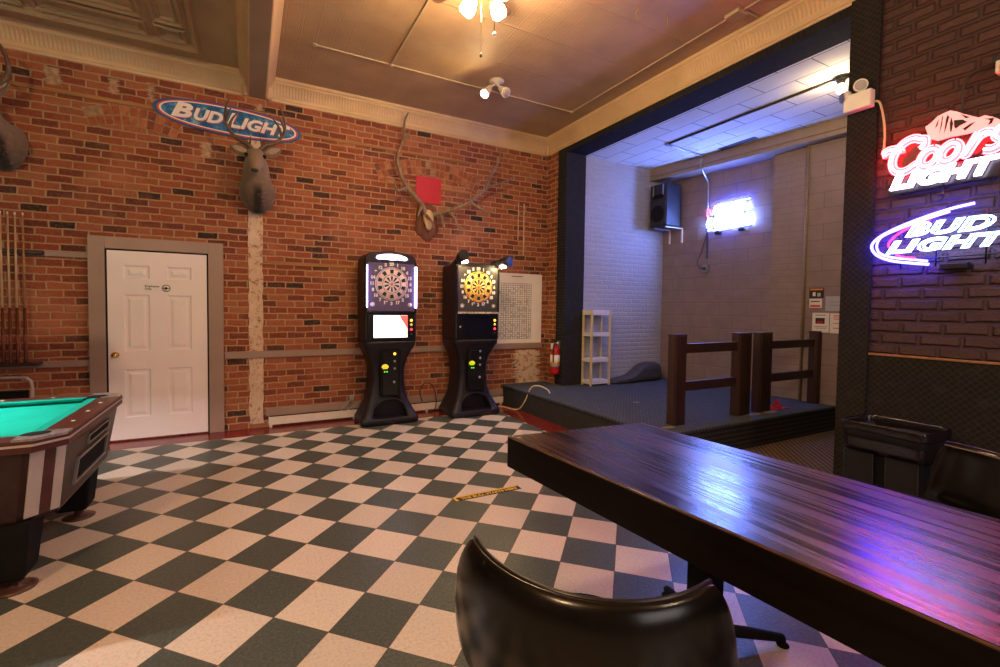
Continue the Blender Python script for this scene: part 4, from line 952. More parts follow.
# shelf unit
t = thing('shelf_unit', 'small cream and white open shelf unit against the white brick wall', 'shelf', (4.79, 5.46, ST))
X0, X1, Y0, Y1, ZT = 4.59, 4.985, 5.36, 5.575, 1.465
for x in (X0, X1-.036):
    m = MB(); m.box(x, x+.036, Y0, Y0+.022, ST, ZT, .003); m.build('upright', MT['cream'], t)
    m = MB(); m.box(x, x+.036, Y1-.022, Y1, ST, ZT, .003); m.build('upright', MT['cream'], t)
for z in (.325, .665, 1.06, 1.385):
    m = MB(); m.box(X0+.004, X1-.004, Y0+.004, Y1-.004, z, z+(.055 if z < 1.3 else .075), .003); m.build('shelf_board', MT['shelfwhite'], t)
# soft case lying against the wall
t = thing('instrument_case', 'charcoal soft case with a long flat nose lying by the white wall', 'case', (5.55, 5.45, ST))
prof_ = [(5.06, .02, .02), (5.12, .06, .10), (5.25, .085, .12), (5.38, .10, .12), (5.48, .13, .12), (5.58, .20, .115), (5.70, .285, .11), (5.85, .315, .11), (6.00, .305, .11), (6.08, .28, .10), (6.11, .22, .06)]
m = MB(); rings = []
for x, h, w in prof_:
    rings.append([(x, 5.44+w*math.copysign(abs(math.cos(a))**.6, math.cos(a)), ST+.002+h/2+h/2*math.copysign(abs(math.sin(a))**.6, math.sin(a))) for a in [2*PI*k/20 for k in range(20)]])
m.loft(rings); m.build('body', MT['bag'], t)
m = MB(); m.tube([(x, 5.44-w*.96, ST+h*.62) for x, h, w in prof_[1:-1]], .008, 8); m.build('piping', MT['cableblack'], t)
# speaker in the corner under the bulkhead
t = thing('wall_speaker', 'black loudspeaker on white wall brackets high in the stage corner', 'speaker', (6.1, 5.36, 2.86))
X0, X1, Y0, Y1, Z0, Z1 = 5.94, 6.26, 5.19, 5.53, 2.84, 3.53
m = MB(); m.box(X0, X1, Y0, Y1, Z0, Z1, .015); m.build('cabinet', MT['speaker'], t)
m = MB(); m.box(X0-.012, X0+.004, Y0+.02, Y1-.02, Z0+.03, Z0+.40, .005); m.build('grille', MT['grille'], t)
m = MB(); m.lathe([(.135, 0), (.135, -.012), (.12, -.006), (.06, .02), (.03, .012), (.0, .012)], (X0-.014, (Y0+Y1)/2, Z0+.20), 28, 'x'); m.build('woofer', MT['blackmatte'], t)
m = MB(); m.box(X0-.010, X0+.003, Y0+.07, Y1-.07, Z0+.45, Z0+.52, .004); m.build('horn', MT['blackmatte'], t)
for y in (Y0+.07, Y1-.07):
    m = MB(); m.box(X0-.016, X0-.002, y-.010, y+.010, Z0+.50, Z1-.02, .003); m.build('steel_strap', MT['steel'], t, 'pale metal strap')
for y in (Y0+.06, Y1-.06):
    m = MB(); xw = 6.5+(4.5-y)*.14; m.box(X0+.05, xw, y-.012, y+.012, Z0-.022, Z0-.001, .003); m.box(xw-.022, xw, y-.012, y+.012, Z0-.24, Z0-.01, .003); m.build('bracket', MT['white'], t, 'white shelf bracket')
# conduit, bulb and outlet
t = thing('ceiling_conduit', 'dark conduit run along the white stage ceiling with a grey drop down the wall', 'conduit', (5.25, 3.4, 3.80))
m = MB(); m.tube([(5.25, 2.50, ZSC-.014), (5.25, 4.60, ZSC-.014)], .013, 10); m.build('ceiling_run', MT['cableblack'], t)
m = MB(); m.tube(smooth_curve([(5.25, 4.60, ZSC-.014), (5.8, 4.66, ZSC-.016), (6.10, 4.69, ZSC-.02)], 4)+smooth_curve([(6.12, 4.70, ZSC-.05), (6.12, 4.73, 3.68), (6.38, 4.80, 3.52), (6.42, 4.81, 3.45)], 4)+[(6.435, 4.81, 2.3)], .012, 8); m.build('wall_drop', MT['steel'], t, 'grey conduit drop')
m = MB(); m.box(5.22, 5.28, 4.57, 4.63, ZSC-.03, ZSC, .005); m.build('junction_box', MT['steel'], t)
SKEW[0] = True
t = thing('wall_outlet', 'small outlet box with a plugged cord under the stage neon sign', 'outlet', (6.58, 4.82, 2.08))
m = MB(); m.box(6.545, XB, 4.78, 4.86, 2.08, 2.20, .005); m.build('box', MT['steel'], t)
m = MB(); m.box(6.52, 6.55, 4.80, 4.845, 2.12, 2.16, .005); m.tube(smooth_curve([(6.52, 4.82, 2.14), (6.48, 4.86, 2.15), (6.49, 4.90, 2.25), (6.55, 4.87, 2.45), (6.57, 4.80, 2.75)], 6), .006, 8); m.build('plug_cord', MT['cableblack'], t)
SKEW[0] = False
t = thing('bare_bulb', 'bare glowing bulb in a dark lampholder on the stage ceiling', 'light bulb', (5.265, 2.48, 3.66))
m = MB(); m.lathe([(.0, 0), (.075, 0), (.075, -.018), (.05, -.03), (.035, -.05), (.03, -.075), (.0, -.075)], (5.265, 2.48, ZSC), 22); m.build('lampholder', MT['blackgloss'], t)
m = MB(); m.lathe([(.0, -.165), (.022, -.162), (.034, -.145), (.036, -.125), (.028, -.10), (.020, -.075), (.0, -.07)], (5.265, 2.48, ZSC), 20); m.build('bulb', emit('stage_bulb_glow', (1., .70, .36), 330.), t)
# papers on the stage wall
SKEW[0] = True
XP = 6.42
def sheet(label, y0, y1, z0, z1, mat):
    t = thing('poster', label, 'poster', (XP, (y0+y1)/2, z0), 0, 'papers pinned to the stage wall')
    m = MB(); m.box(XP-.004, XP, y0, y1, z0, z1); m.build('sheet', mat, t); return t
def blot(t, nm, mat, y0, y1, z0, z1, e=.006):
    m = MB(); m.box(XP-e, XP-.0035, y0, y1, z0, z1); m.build(nm, mat, t)
t = sheet('upper dark flyer with an orange heading above the white papers', 3.165, 3.325, 1.655, 1.785, MT['ink'])
blot(t, 'heading', MT['orange'], 3.175, 3.315, 1.755, 1.778); blot(t, 'picture', MT['paleblue'], 3.20, 3.235, 1.675, 1.72); blot(t, 'picture', MT['paper'], 3.255, 3.285, 1.68, 1.73)
t = sheet('small pale flyer with red print directly under the dark flyer', 3.185, 3.32, 1.53, 1.645, MT['paper'])
blot(t, 'heading', MT['ink'], 3.205, 3.305, 1.605, 1.618); blot(t, 'print', MT['signred'], 3.20, 3.31, 1.54, 1.565)
t = sheet('pale blue paper beside the pillar, above the red printed notice', 2.93, 3.145, 1.49, 1.675, MT['paleblue'])
blot(t, 'print', MT['greyink'], 2.97, 3.10, 1.60, 1.606); blot(t, 'print', MT['greyink'], 2.96, 3.11, 1.56, 1.566)
t = sheet('white paper with a small dark photograph behind the railing post', 3.10, 3.28, 1.215, 1.465, MT['paper'])
blot(t, 'photograph', MT['ink'], 3.145, 3.245, 1.325, 1.40); blot(t, 'photograph', MT['redplastic'], 3.165, 3.225, 1.33, 1.36, .0075); blot(t, 'print', MT['greyink'], 3.12, 3.26, 1.285, 1.292); blot(t, 'print', MT['greyink'], 3.13, 3.25, 1.265, 1.271); blot(t, 'heading', MT['greyink'], 3.14, 3.25, 1.43, 1.44)
t = sheet('white notice printed in red beside the pillar', 2.88, 3.09, 1.21, 1.46, MT['paper'])
for z in (1.43, 1.41, 1.385, 1.33, 1.27): blot(t, 'print', MT['signred'], 2.93, 3.055, z, z+.009)
SKEW[0] = False
# fire extinguisher on the return wall
t = thing('fire_extinguisher', 'red fire extinguisher hung on the wall beside the stage', 'fire extinguisher', (4.165, 5.69, .47))
c = (4.165, 5.69, .47)
m = MB(); m.lathe([(.0, .012), (.055, .0), (.068, .008), (.072, .03), (.072, .37), (.066, .405), (.040, .435), (.022, .45), (.0, .45)], c, 26); m.build('cylinder', MT['redplastic'], t)
m = MB(); m.lathe([(.0732, .12), (.0732, .30)], c, 26); lb = m.build('paper_label', MT['paper'], t, 'white paper label')
m = MB(); m.lathe([(.0738, .17), (.0738, .20)], c, 26); m.build('label_band', MT['yellow'], lb)
m = MB(); m.lathe([(.020, .445), (.024, .45), (.024, .485), (.014, .495), (.0, .497)], c, 18); m.build('valve', MT['brass'], t)
m = MB(); m.box(4.105, 4.185, 5.678, 5.702, .965, .978, .003); m.box(4.095, 4.185, 5.676, 5.704, .992, 1.008, .003, rot=Matrix.Rotation(.22, 3, 'Y')); m.build('lever', MT['blackplastic'], t)
m = MB(); m.lathe([(.0, -.012), (.018, -.012), (.018, 0), (.0, 0)], (4.19, 5.665, .95), 16, 'y'); m.build('gauge', MT['white'], t)
m = MB(); m.tube(smooth_curve([(4.15, 5.67, .94), (4.10, 5.63, .93), (4.085, 5.625, .86), (4.09, 5.63, .74), (4.095, 5.635, .66)], 6), .010, 8); m.build('hose', MT['cableblack'], t)
m = MB(); m.box(4.225, XE, 5.66, 5.72, .60, .98, .003); m.build('wall_bracket', MT['steel'], t)
# inspection tag tied to the valve
m = MB(); m.box(4.06, 4.125, 5.655, 5.658, .86, .95, .001); m.build('inspection_tag', MT['paper'], t)

# ------------------------------------------------------------------ neon
def tube_path(m, pts, r, cyc=False):
    m.tube(smooth_curve(pts, 6), r, 8)
# stage sign on the back wall
SKEW[0] = True
N_ICE = emit('neon_ice_white', (.20, .34, 1.), 165.); N_BLUE = emit('neon_blue', (.015, .02, 1.), 170.); N_RED = emit('neon_red', (1., .04, .08), 10.)
XN = 6.545
t = thing('neon_sign', 'ice white neon beer sign on the mauve stage back wall', 'neon sign', (XN, 4.48, 2.74), 0, 'neon beer signs')
rt, up = (0, -1, 0), (0, 0, 1)
m = MB(); m.box(XN+.02, XN+.035, 4.15, 4.83, 2.72, 2.74, .003); m.box(XN+.02, XN+.035, 4.15, 4.83, 2.94, 2.955, .003)
for y in (4.25, 4.72):
    m.box(XN+.02, XN+.035, y-.008, y+.008, 2.72, 3.08, .003)
    for z in (2.76, 3.05): m.box(XN+.03, XB, y-.006, y+.006, z-.006, z+.006)
m.build('frame', MT['tube'], t)
text('big_letters', 'ULTRA', .2, N_ICE, t, (XN, 4.475, 2.845), rt, up, tubes=.0055, off=.002, shear=.22, fit=(.66, .165))
text('small_letters', 'Michelob', .1, N_ICE, t, (XN, 4.46, 3.02), rt, Vector((0, -.10, 1)), tubes=.0042, shear=.2, fit=(.52, .10))
m = MB(); tube_path(m, [(XN, 4.80, 2.96), (XN, 4.79, 3.05), (XN, 4.755, 3.03), (XN, 4.75, 2.96)], .012); m.build('red_ribbon', N_RED, t)
m = MB(); tube_path(m, [(XN+.02, 4.80, 2.735), (XN+.02, 4.5, 2.73), (XN+.02, 4.16, 2.745)], .008); m.build('blue_tube', N_BLUE, t); m = MB(); tube_path(m, [(XN+.02, 4.70, 3.10), (XN+.02, 4.45, 3.115), (XN+.02, 4.18, 3.125)], .007); m.build('blue_tube', N_BLUE, t)
m = MB(); m.box(XN+.0, XN+.05, 4.60, 4.68, 2.66, 2.71, .008); m.build('transformer', MT['blackplastic'], t); m = MB(); m.box(XN, XN+.05, 4.25, 4.33, 2.67, 2.71, .008); m.build('transformer', MT['blackplastic'], t)

SKEW[0] = False
# signs on the painted brick beside the table
XS_ = XE-.085
N_PINK = emit('neon_pink_red', (1., .020, .026), 50.); N_HOT = emit('neon_hot_core', (1., .06, .07), 60.); N_WHITE = emit('neon_white', (.72, .66, .9), 13.); N_FILL = emit('lit_red_panel', (1., .05, .065), 7.)
N_CYAN = emit('neon_cyan_white', (.26, .42, 1.), 16.); N_VIOLET = emit('neon_violet_blue', (.030, .024, 1.), 48.); N_LITE = emit('lit_white_panel', (.85, .70, .80), .55); N_PEAK = emit('lit_pink_peak', (1., .32, .31), 1.05); N_RED2 = emit('neon_red_arc', (1., .01, .05), 12.)
t = thing('neon_sign', 'red script neon beer sign with a mountain over white block letters', 'neon sign', (XS_, 1.3, 2.32), 0, 'neon beer signs')
KU = .80
YO, ZO = 1.645, 2.485                      # left end of the script and its baseline
def W(u, v, d=0.): return (XS_-d, YO-u*KU, ZO+v)
m = MB(); m.poly([(YO-u*.86, ZO+v) for u, v in ((.02, .03), (.06, .0), (.40, .02), (.78, .05), (.80, .22), (.62, .25), (.36, .22), (.14, .24), (.04, .17))], 'yz', XS_+.03, XS_+.036)
m.poly([(YO-u*.82, ZO+v) for u, v in ((.0, -.145), (.72, -.135), (.76, .0), (.06, .0))], 'yz', XS_+.03, XS_+.036)
bk = m.build('back_panel', MT['tube'], t)
def sh(u, v): return (u+.28*v, v)
def glyph(strokes, u0, s, v0=0.):
    return [[(u0+s*sh(a, b)[0], v0+s*sh(a, b)[1]) for a, b in st] for st in strokes]
ell_ = lambda cx_, cy_, rx, ry, a0, a1, n=16: [(cx_+rx*math.cos(math.radians(a0+(a1-a0)*k/n)), cy_+ry*math.sin(math.radians(a0+(a1-a0)*k/n))) for k in range(n+1)]
gC = [[(1.02, .62), (1.10, .74), (1.06, .92)]+ell_(.62, .52, .50, .52, 58, 310)+[(1.15, .22)]]
go = [ell_(.36, .30, .30, .30, 80, 440)]
gr = [[(.0, .10), (.10, .05), (.26, .58), (.30, .62)], [(.10, .10), (.30, .52), (.48, .62), (.62, .60), (.60, .50)]]
gs = [[(.0, .05), (.22, .0), (.42, .08), (.40, .24), (.22, .38), (.24, .55), (.42, .64), (.60, .58)]]
S_ = .185
word = glyph(gC, -.01, .21)+glyph(go, .215, S_, .005)+glyph(go, .345, S_, .012)+glyph(gr, .50, .20, .02)+glyph(gs, .625, .20, .03)
word.append([(.0, .14), (-.015, .165), (.03, .175), (.09, .165), (.10, .14)])
m = MB()
for st in word: m.tube(smooth_curve([W(u, v, -.012) for u, v in st], 3), .024, 8, flat=1.)
m.build('red_letter_panel', N_FILL, t)
m = MB()
for st in word: m.tube(smooth_curve([W(u, v, .018) for u, v in st], 3), .0075, 8)
m.build('script_tube', N_HOT, t)
def offs(st, e):
    out = []
    for i, (u, v) in enumerate(st):
        a = st[max(i-1, 0)]; b = st[min(i+1, len(st)-1)]; dx, dy = b[0]-a[0], b[1]-a[1]; l = math.hypot(dx, dy) or 1; out.append((u-dy/l*e, v+dx/l*e))
    return out
m = MB()
for st in word:
    for e in (.026, -.026): m.tube(smooth_curve([W(u, v, .006) for u, v in offs(st, e)], 3), .0042, 6)
m.build('outline_tube', N_PINK, t)
text('white_letters', 'LIGHT', .1, N_LITE, t, W(.375, -.062, -.018), rt, Vector((0, -.0, 1)), ext=.004, off=.006, shear=.30, fit=(.555, .118))
text('white_tube', 'LIGHT', .1, N_WHITE, t, W(.375, -.062, .012), rt, up, tubes=.0036, off=.002, shear=.30, fit=(.55, .112), space=1.1)
m = MB()
m.poly([(1.437, 2.766), (1.407, 2.784), (1.375, 2.816), (1.344, 2.825), (1.313, 2.832), (1.278, 2.811), (1.251, 2.788), (1.191, 2.746), (1.173, 2.736), (1.149, 2.741), (1.113, 2.718), (1.082, 2.69), (1.044, 2.653), (.99, 2.61), (1.04, 2.60), (1.146, 2.655), (1.224, 2.65), (1.307, 2.655), (1.37, 2.65), (1.415, 2.68)], 'yz', XS_-.002, XS_+.008)
mtn = m.build('mountain', N_PEAK, t)
for pts in ([(1.331, 2.784), (1.324, 2.808), (1.316, 2.789), (1.329, 2.721), (1.339, 2.688)], [(1.306, 2.786), (1.295, 2.74), (1.301, 2.69), (1.308, 2.688), (1.312, 2.746)], [(1.292, 2.76), (1.25, 2.75), (1.227, 2.727), (1.263, 2.714), (1.282, 2.7), (1.29, 2.718)], [(1.248, 2.688), (1.212, 2.711), (1.19, 2.714), (1.218, 2.688), (1.236, 2.674)], [(1.148, 2.719), (1.106, 2.709), (1.115, 2.678), (1.132, 2.674), (1.123, 2.7)], [(1.378, 2.769), (1.367, 2.797), (1.373, 2.752), (1.385, 2.74)], [(1.352, 2.80), (1.346, 2.812), (1.352, 2.74), (1.362, 2.70)], [(1.262, 2.79), (1.252, 2.782), (1.215, 2.752), (1.235, 2.752)]):
    m = MB(); m.poly(pts, 'yz', XS_-.004, XS_-.001); m.build('crevice', MT['tube'], mtn)
m = MB()
for y in (YO-.08, YO-.42, YO-.66):
    for z in (ZO-.06, ZO+.12): m.tube([(XS_+.03, y, z), (XE, y, z)], .006, 8)
m.build('standoff', MT['tube'], t)
m = MB(); m.tube(smooth_curve([W(.38, -.13, -.02), W(.375, -.17, -.04), W(.39, -.21, -.02), W(.36, -.25, -.03)], 5), .005, 8); m.sphere(W(.378, -.20, -.01), .016, 10, 8, (1, 1, .7)); m.build('power_lead', MT['cableblack'], t)

t = thing('neon_sign', 'blue arc neon beer sign with white outlined block letters', 'neon sign', (XS_, 1.35, 1.81), 0, 'neon beer signs')
def B(u, v, d=0.): return (XS_-d, 1.73-u, 2.0+v)
def aarc(k, e, a0=0., a1=1.):
    P = [(.555-e*.05, .192-e*.55), (.44, .176-e*.6), (.30, .14-e*.62), (.17, .095-e*.55), (.07+e*.35, .045-e*.15), (.02+e, -.005), (.02+e, -.055+e*.15), (.06+e*.45, -.105+e*.6), (.14+e*.1, -.145+e*.8), (.25, -.17+e*.85), (.345-e*.2, -.186+e*.75)]
    n = len(P); return P[int(a0*n):max(2, int(math.ceil(a1*n)))]
m = MB(); tube_path(m, [B(*p) for p in aarc(0, 0)], .0095); tube_path(m, [B(*p, .004) for p in aarc(0, .030, .12, .94)], .008); m.build('blue_arc', N_VIOLET, t)
m = MB(); tube_path(m, [B(*p, .006) for p in ((.34, .118), (.24, .085), (.165, .04), (.125, -.005), (.118, -.03), (.13, -.055))], .0062); tube_path(m, [B(*p, .006) for p in ((.165, -.105), (.21, -.125), (.27, -.138))], .0062); m.build('red_arc', N_RED2, t)
text('upper_letters', 'BUD', .1, N_CYAN, t, B(.435, .060, .012), rt, Vector((0, .04, 1)), tubes=.0042, off=.002, shear=.34, fit=(.45, .095), space=1.12)
text('lower_letters', 'LIGHT', .1, N_CYAN, t, B(.415, -.050, .012), rt, Vector((0, .02, 1)), tubes=.0042, off=.002, shear=.34, fit=(.62, .092), space=1.12)
m = MB()
for z in (1.86, 2.03, 2.12): m.tube([(XS_+.03, 1.73-.15, z), (XS_+.03, 1.0, z)], .005, 8)
for y in (1.55, 1.36, 1.12):
    m.tube([(XS_+.03, y, 1.80), (XS_+.03, y, 2.16)], .005, 8)
    for z in (1.86, 2.12): m.tube([(XS_+.03, y, z), (XE, y, z)], .005, 8)
m.build('frame', MT['tube'], t)
m = MB(); m.box(XS_+.02, XE, 1.20, 1.34, 1.775, 1.815, .006); m.build('transformer', MT['blackplastic'], t)
# power supply of the red sign with its leads
t = thing('power_adaptor', 'small pink lit power adaptor with hanging cords high on the painted brick', 'power adaptor', (4.20, 1.07, 2.93))
m = MB(); m.box(4.16, XE, 1.035, 1.115, 2.985, 3.065, .008); m.build('adaptor', MT['white'], t)
m = MB(); m.box(4.19, XE, .98, 1.14, 3.06, 3.11, .008); m.tube(smooth_curve([(4.21, 1.12, 3.08), (4.21, 1.22, 3.05), (4.22, 1.27, 2.98), (4.225, 1.275, 2.88), (4.225, 1.27, 2.79)], 6), .006, 8); m.build('black_lead', MT['cableblack'], t)
m = MB(); m.tube(smooth_curve([(4.16, 1.08, 3.04), (4.13, 1.085, 3.0), (4.13, 1.07, 2.95), (4.16, 1.03, 2.92), (4.17, .98, 2.95)], 6), .007, 8); m.build('white_lead', MT['cablecream'], t)
# emergency light on the pillar
t = thing('emergency_light', 'white emergency light box with two round lamp heads on the pillar', 'emergency light', (4.17, 1.84, 3.04))
rx = Matrix.Rotation(.10, 3, 'X')
m = MB(); m.box(4.145, XE-.03, 1.755, 1.935, 3.035, 3.165, .008); m.build('housing', MT['white'], t)
for y, z, dd in ((1.835, 3.215, Vector((-.8, -.5, -.1))), (1.935, 3.165, Vector((-.7, .6, -.2)))):
    c = Vector((4.17, y, z)); d_ = dd.normalized()
    m = MB(); m.tube([c-d_*.05, c-d_*.03, c+d_*.005, c+d_*.02], [.015, .038, .046, .046], 20); m.tube([(4.185, y-.01, 3.15), c-d_*.03], .012, 8); hd = m.build('lamp_head', MT['white'], t)
    m = MB(); m.tube([c+d_*.018, c+d_*.024], [.038, .036], 20); m.build('lens', MT['steel'], hd)
m = MB(); m.tube(smooth_curve([(4.19, 1.755, 3.07), (4.20, 1.72, 3.05), (4.205, 1.695, 2.93), (4.21, 1.685, 2.80), (4.19, 1.68, 2.66)], 6), .0075, 8); m.build('cord', MT['cablecream'], t)

# ------------------------------------------------------------------ table, chairs, bin
TR = math.radians(-5.5); TZ = .78
t = thing('pub_table', 'long dark streaked wood table with a deep black apron', 'table', (1.245, 2.12, 0), 0)
ca, sa = math.cos(TR), math.sin(TR)
EX = Vector((.9945, -.1045, 0)); EY = Vector((.0785, -.9969, 0))
T0 = Vector((1.245, 2.12, 0)); TW, TL = .905, 2.6
def tb(u0, u1, v0, v1, z0, z1, bev=.0):
    m = MB(); m.box(u0, u1, v0, v1, z0, z1, bev)
    for q in m.v:
        p = T0+EX*q.x+EY*q.y; q.x, q.y = p.x, p.y
    return m
tb(.004, TW-.004, .004, TL-.004, TZ-.022, TZ, .002).build('tabletop', MT['tabletop'], t)
tb(0, TW, 0, TL, TZ-.009, TZ-.002, .002).build('edge_band', MT['wornedge'], t, 'worn brown edge of the top')
for a in ((0, .03, 0, TL), (TW-.03, TW, 0, TL), (.03, TW-.03, 0, .03), (.03, TW-.03, TL-.03, TL)):
    tb(*a, TZ-.168, TZ-.0088, .002).build('apron', MT['apron'], t)
for v in (.80, 2.05):
    m = tb(TW/2-.05, TW/2+.05, v-.05, v+.05, .04, TZ-.10, .01); cm = m.build('column', MT['blackmatte'], t)
    m = tb(TW/2-.16, TW/2+.16, v-.16, v+.16, TZ-.11, TZ-.085, .004); m.build('mounting_plate', MT['blackmatte'], t)
    c = T0+EX*(TW/2)+EY*v
    for k in range(4):
        a = PI/4+.35+k*PI/2; e = c+Vector((.36*math.cos(a), .36*math.sin(a), 0))
        m = MB(); m.tube([c+Vector((0, 0, .09)), c.lerp(e, .6)+Vector((0, 0, .06)), e+Vector((0, 0, .035))], [.032, .028, .02], 10, flat=.8); lg = m.build('foot', MT['blackmatte'], t)
        m = MB(); m.lathe([(.0, 0), (.024, 0), (.026, .006), (.012, .014), (.010, .032), (.0, .032)], (e.x, e.y, 0), 14); m.build('glide', MT['blackmatte'], lg)
def tub_chair(label, x, y, rz, grp='black vinyl tub chairs at the table'):
    """a swivel tub chair; it faces +x before turning"""
    t = thing('tub_chair', label, 'chair', (x, y, 0), rz, grp); M_ = Matrix.Translation((x, y, 0)) @ Matrix.Rotation(rz, 4, 'Z')
    def tf(m):
        for q in m.v: q[:] = (M_ @ q)[:]
        return m
    R, HA = .42, math.radians(58); cx_ = .205
    nu = 36; rings = []
    # cross-section of the padded shell swept round the back: radius and height pairs
    for i in range(nu+1):
        s = -1+2*i/nu; a = PI+s*HA; k = abs(s)
        top = .788+.012*k*k; wid = 1.+.0*k
        if k > .93: top -= (k-.93)**2*9
        th = .052*(1-.55*max(0, (k-.8)/.2)**2)
        bot = .40+.06*k**3
        flare = lambda z: (z-.62)*-.10
        sec = []
        prof = [(0., bot), (.0, .50), (.004, .60), (.002, .70), (-.004, top-.035), (-.012, top-.010), (-.022, top), (-.034, top-.004), (-th, top-.022), (-th-.004, top-.06), (-th-.012, .62), (-th-.02, .52), (-th-.01, bot)]
        for dr, z in prof:
            aa = a+s*.17*max(0, (.80-z))/.35
            r = R+dr+.02*math.sin(min(1, max(0, (.8-z)/.4))*PI)
            sec.append((cx_+r*math.cos(aa), r*math.sin(aa), z))
        rings.append(sec)
    m = MB(); m.loft(rings); b = tf(m).build('backrest', MT['vinyl'], t)
    finish(b, [('SUBSURF', dict(levels=1, render_levels=1))])
    m = MB(); pts = [Vector(r_[7])+Vector((0, 0, .0)) for r_ in rings[1:-1]]; m.tube(pts, .0062, 8); tf(m).build('piping', MT['piping'], t)
    m = MB(); pts = [Vector(r_[8])*1+Vector((.0, 0, .002)) for r_ in rings[1:-1]]; m.tube(pts, .0035, 6); tf(m).build('stitched_seam', MT['greyink'], t)
    m = MB(); q = [(.0, .36), (.24, .36), (.265, .375), (.272, .41), (.268, .45), (.25, .475), (.16, .487), (.0, .49)]
    m.lathe(q, (.08, 0, 0), 36); tf(m).build('seat', MT['vinyl'], t)
    m = MB(); m.lathe([(.0, .36), (.09, .36), (.09, .35), (.028, .345), (.026, .12), (.06, .10), (.06, .08), (.0, .08)], (.08, 0, 0), 20); tf(m).build('column', MT['chrome'], t)
    for k in range(5):
        a = 2*PI*k/5+.3; c = Vector((.08, 0, .09)); e = Vector((.08+.27*math.cos(a), .27*math.sin(a), .062))
        m = MB(); m.tube([c, c.lerp(e, .5)+Vector((0, 0, .006)), e], [.026, .020, .014], 10); lg = tf(m).build('leg', MT['chrome'], t)
        m = MB(); w = Vector((-math.sin(a), math.cos(a), 0)); p = e+Vector((0, 0, -.034)); m.tube([p-w*.018, p+w*.018], .028, 14); m.tube([e+Vector((0, 0, -.02)), e], .008, 8); tf(m).build('caster', MT['blackgloss'], lg)
    return t
tub_chair('black vinyl tub chair seen from behind at the near long side of the table', .825, .975, math.radians(43.5))
tub_chair('black vinyl tub chair beyond the table, beside the bin', 3.05, .78, math.radians(135))
# bin
t = thing('trash_bin', 'charcoal plastic bin with a black liner beside the pillar', 'bin', (3.99, 1.47, 0), 0)
m = MB(); bx, by = 4.0, 1.475
S2 = lambda z, hx, hy, r: rrect(bx, by, hx*.90, hy*.88, r, z*.985, 5)
m.loft([S2(0, .165, .205, .04), S2(.01, .17, .21, .04), S2(.60, .202, .255, .05), S2(.605, .212, .265, .05), S2(.66, .216, .270, .05), S2(.705, .218, .272, .05), S2(.71, .210, .264, .05), S2(.60, .198, .250, .05), S2(.05, .165, .205, .04)])
m.build('body', MT['can'], t)
for y0, y1 in ((1.27, 1.44), (1.51, 1.68)):
    m = MB(); fx = lambda z: bx-.17-.032*(z/.6)-.004
    m.add([(fx(.06), y0, .06), (fx(.06), y1, .06), (fx(.50), y1, .50), (fx(.50), y0, .50)], [[0, 1, 2, 3]]); m.add([(fx(.06)+.01, y0, .06), (fx(.06)+.01, y1, .06), (fx(.50)+.01, y1, .50), (fx(.50)+.01, y0, .50)], [[3, 2, 1, 0]]); pn = m.build('panel', MT['can'], t)
    finish(pn, [('BEVEL', dict(width=.002, segments=1))])
    m = MB(); m.tube([(fx(.06)-.002, y0, .06), (fx(.50)-.002, y0, .50), (fx(.50)-.002, y1, .50), (fx(.06)-.002, y1, .06)], .004, 6); m.build('panel_rib', MT['can'], t)
m = MB(); rings = []
for z, e, amp in ((.50, -.014, .002), (.70, -.012, .002), (.718, .002, .0015), (.714, .009, .002), (.68, .012, .003), (.655, .012, .006)):
    base = S2(z, .215+e, .269+e, .05); rings.append([Vector(p)+Vector((random.uniform(-amp, amp), random.uniform(-amp, amp), random.uniform(-amp, amp)*1.6)) for p in base])
m.loft(rings, False); ln = m.build('liner', MT['liner'], t)
finish(ln, [('SUBSURF', dict(levels=2, render_levels=2)), ('SOLIDIFY', dict(thickness=.003))])

# ------------------------------------------------------------------ on the ceiling and the floor
t = thing('ceiling_fan', 'ceiling fan with glowing glass shades and two pull chains', 'ceiling fan', (1.6, 3.15, 3.7))
fx, fy = 1.6, 3.15
m = MB(); m.lathe([(.0, 4.15), (.075, 4.15), (.08, 4.13), (.06, 4.09), (.018, 4.08), (.018, 4.07), (.10, 4.06), (.125, 4.03), (.125, 3.96), (.10, 3.935), (.05, 3.925), (.06, 3.90), (.06, 3.86), (.0, 3.85)], (fx, fy, 0), 32); m.build('motor_housing', MT['brass'], t)
for k in range(5):
    a = math.radians(44+72*k); d_ = Vector((math.cos(a), math.sin(a), 0)); s_ = Vector((-math.sin(a), math.cos(a), .12)).normalized()
    m = MB(); c = Vector((fx, fy, 4.02)); rings = []
    for r, w in ((.20, .045), (.26, .055), (.42, .062), (.50, .060), (.535, .046), (.55, .02)):
        p = c+d_*r; rings.append([p+s_*w+Vector((0, 0, .004)), p-s_*w+Vector((0, 0, .004)), p-s_*w-Vector((0, 0, .004)), p+s_*w-Vector((0, 0, .004))])
    m.loft(rings, smooth=False); bl = m.build('blade', MT['fanwood'], t)
    m = MB(); m.tube([c+d_*.11, c+d_*.24], [.02, .014], 8, flat=.4); m.build('blade_iron', MT['brass'], bl)
E_SHADE = emit('lit_glass_shade', (1., .68, .36), 200.)
for k in range(4):
    a = math.radians(205+90*k); d_ = Vector((math.cos(a), math.sin(a), 0)); c0 = Vector((fx, fy, 3.885))+d_*.07; ax = (d_*.95+Vector((0, 0, -.72))).normalized()
    m = MB(); m.tube([c0, c0+ax*.05], [.014, .022], 12); ar = m.build('lamp_arm', MT['brass'], t)
    m = MB(); m.tube([c0+ax*.045, c0+ax*.07, c0+ax*.11, c0+ax*.15, c0+ax*.172, c0+ax*.178], [.022, .040, .056, .058, .045, .01], 20); m.build('glass_shade', E_SHADE, ar)
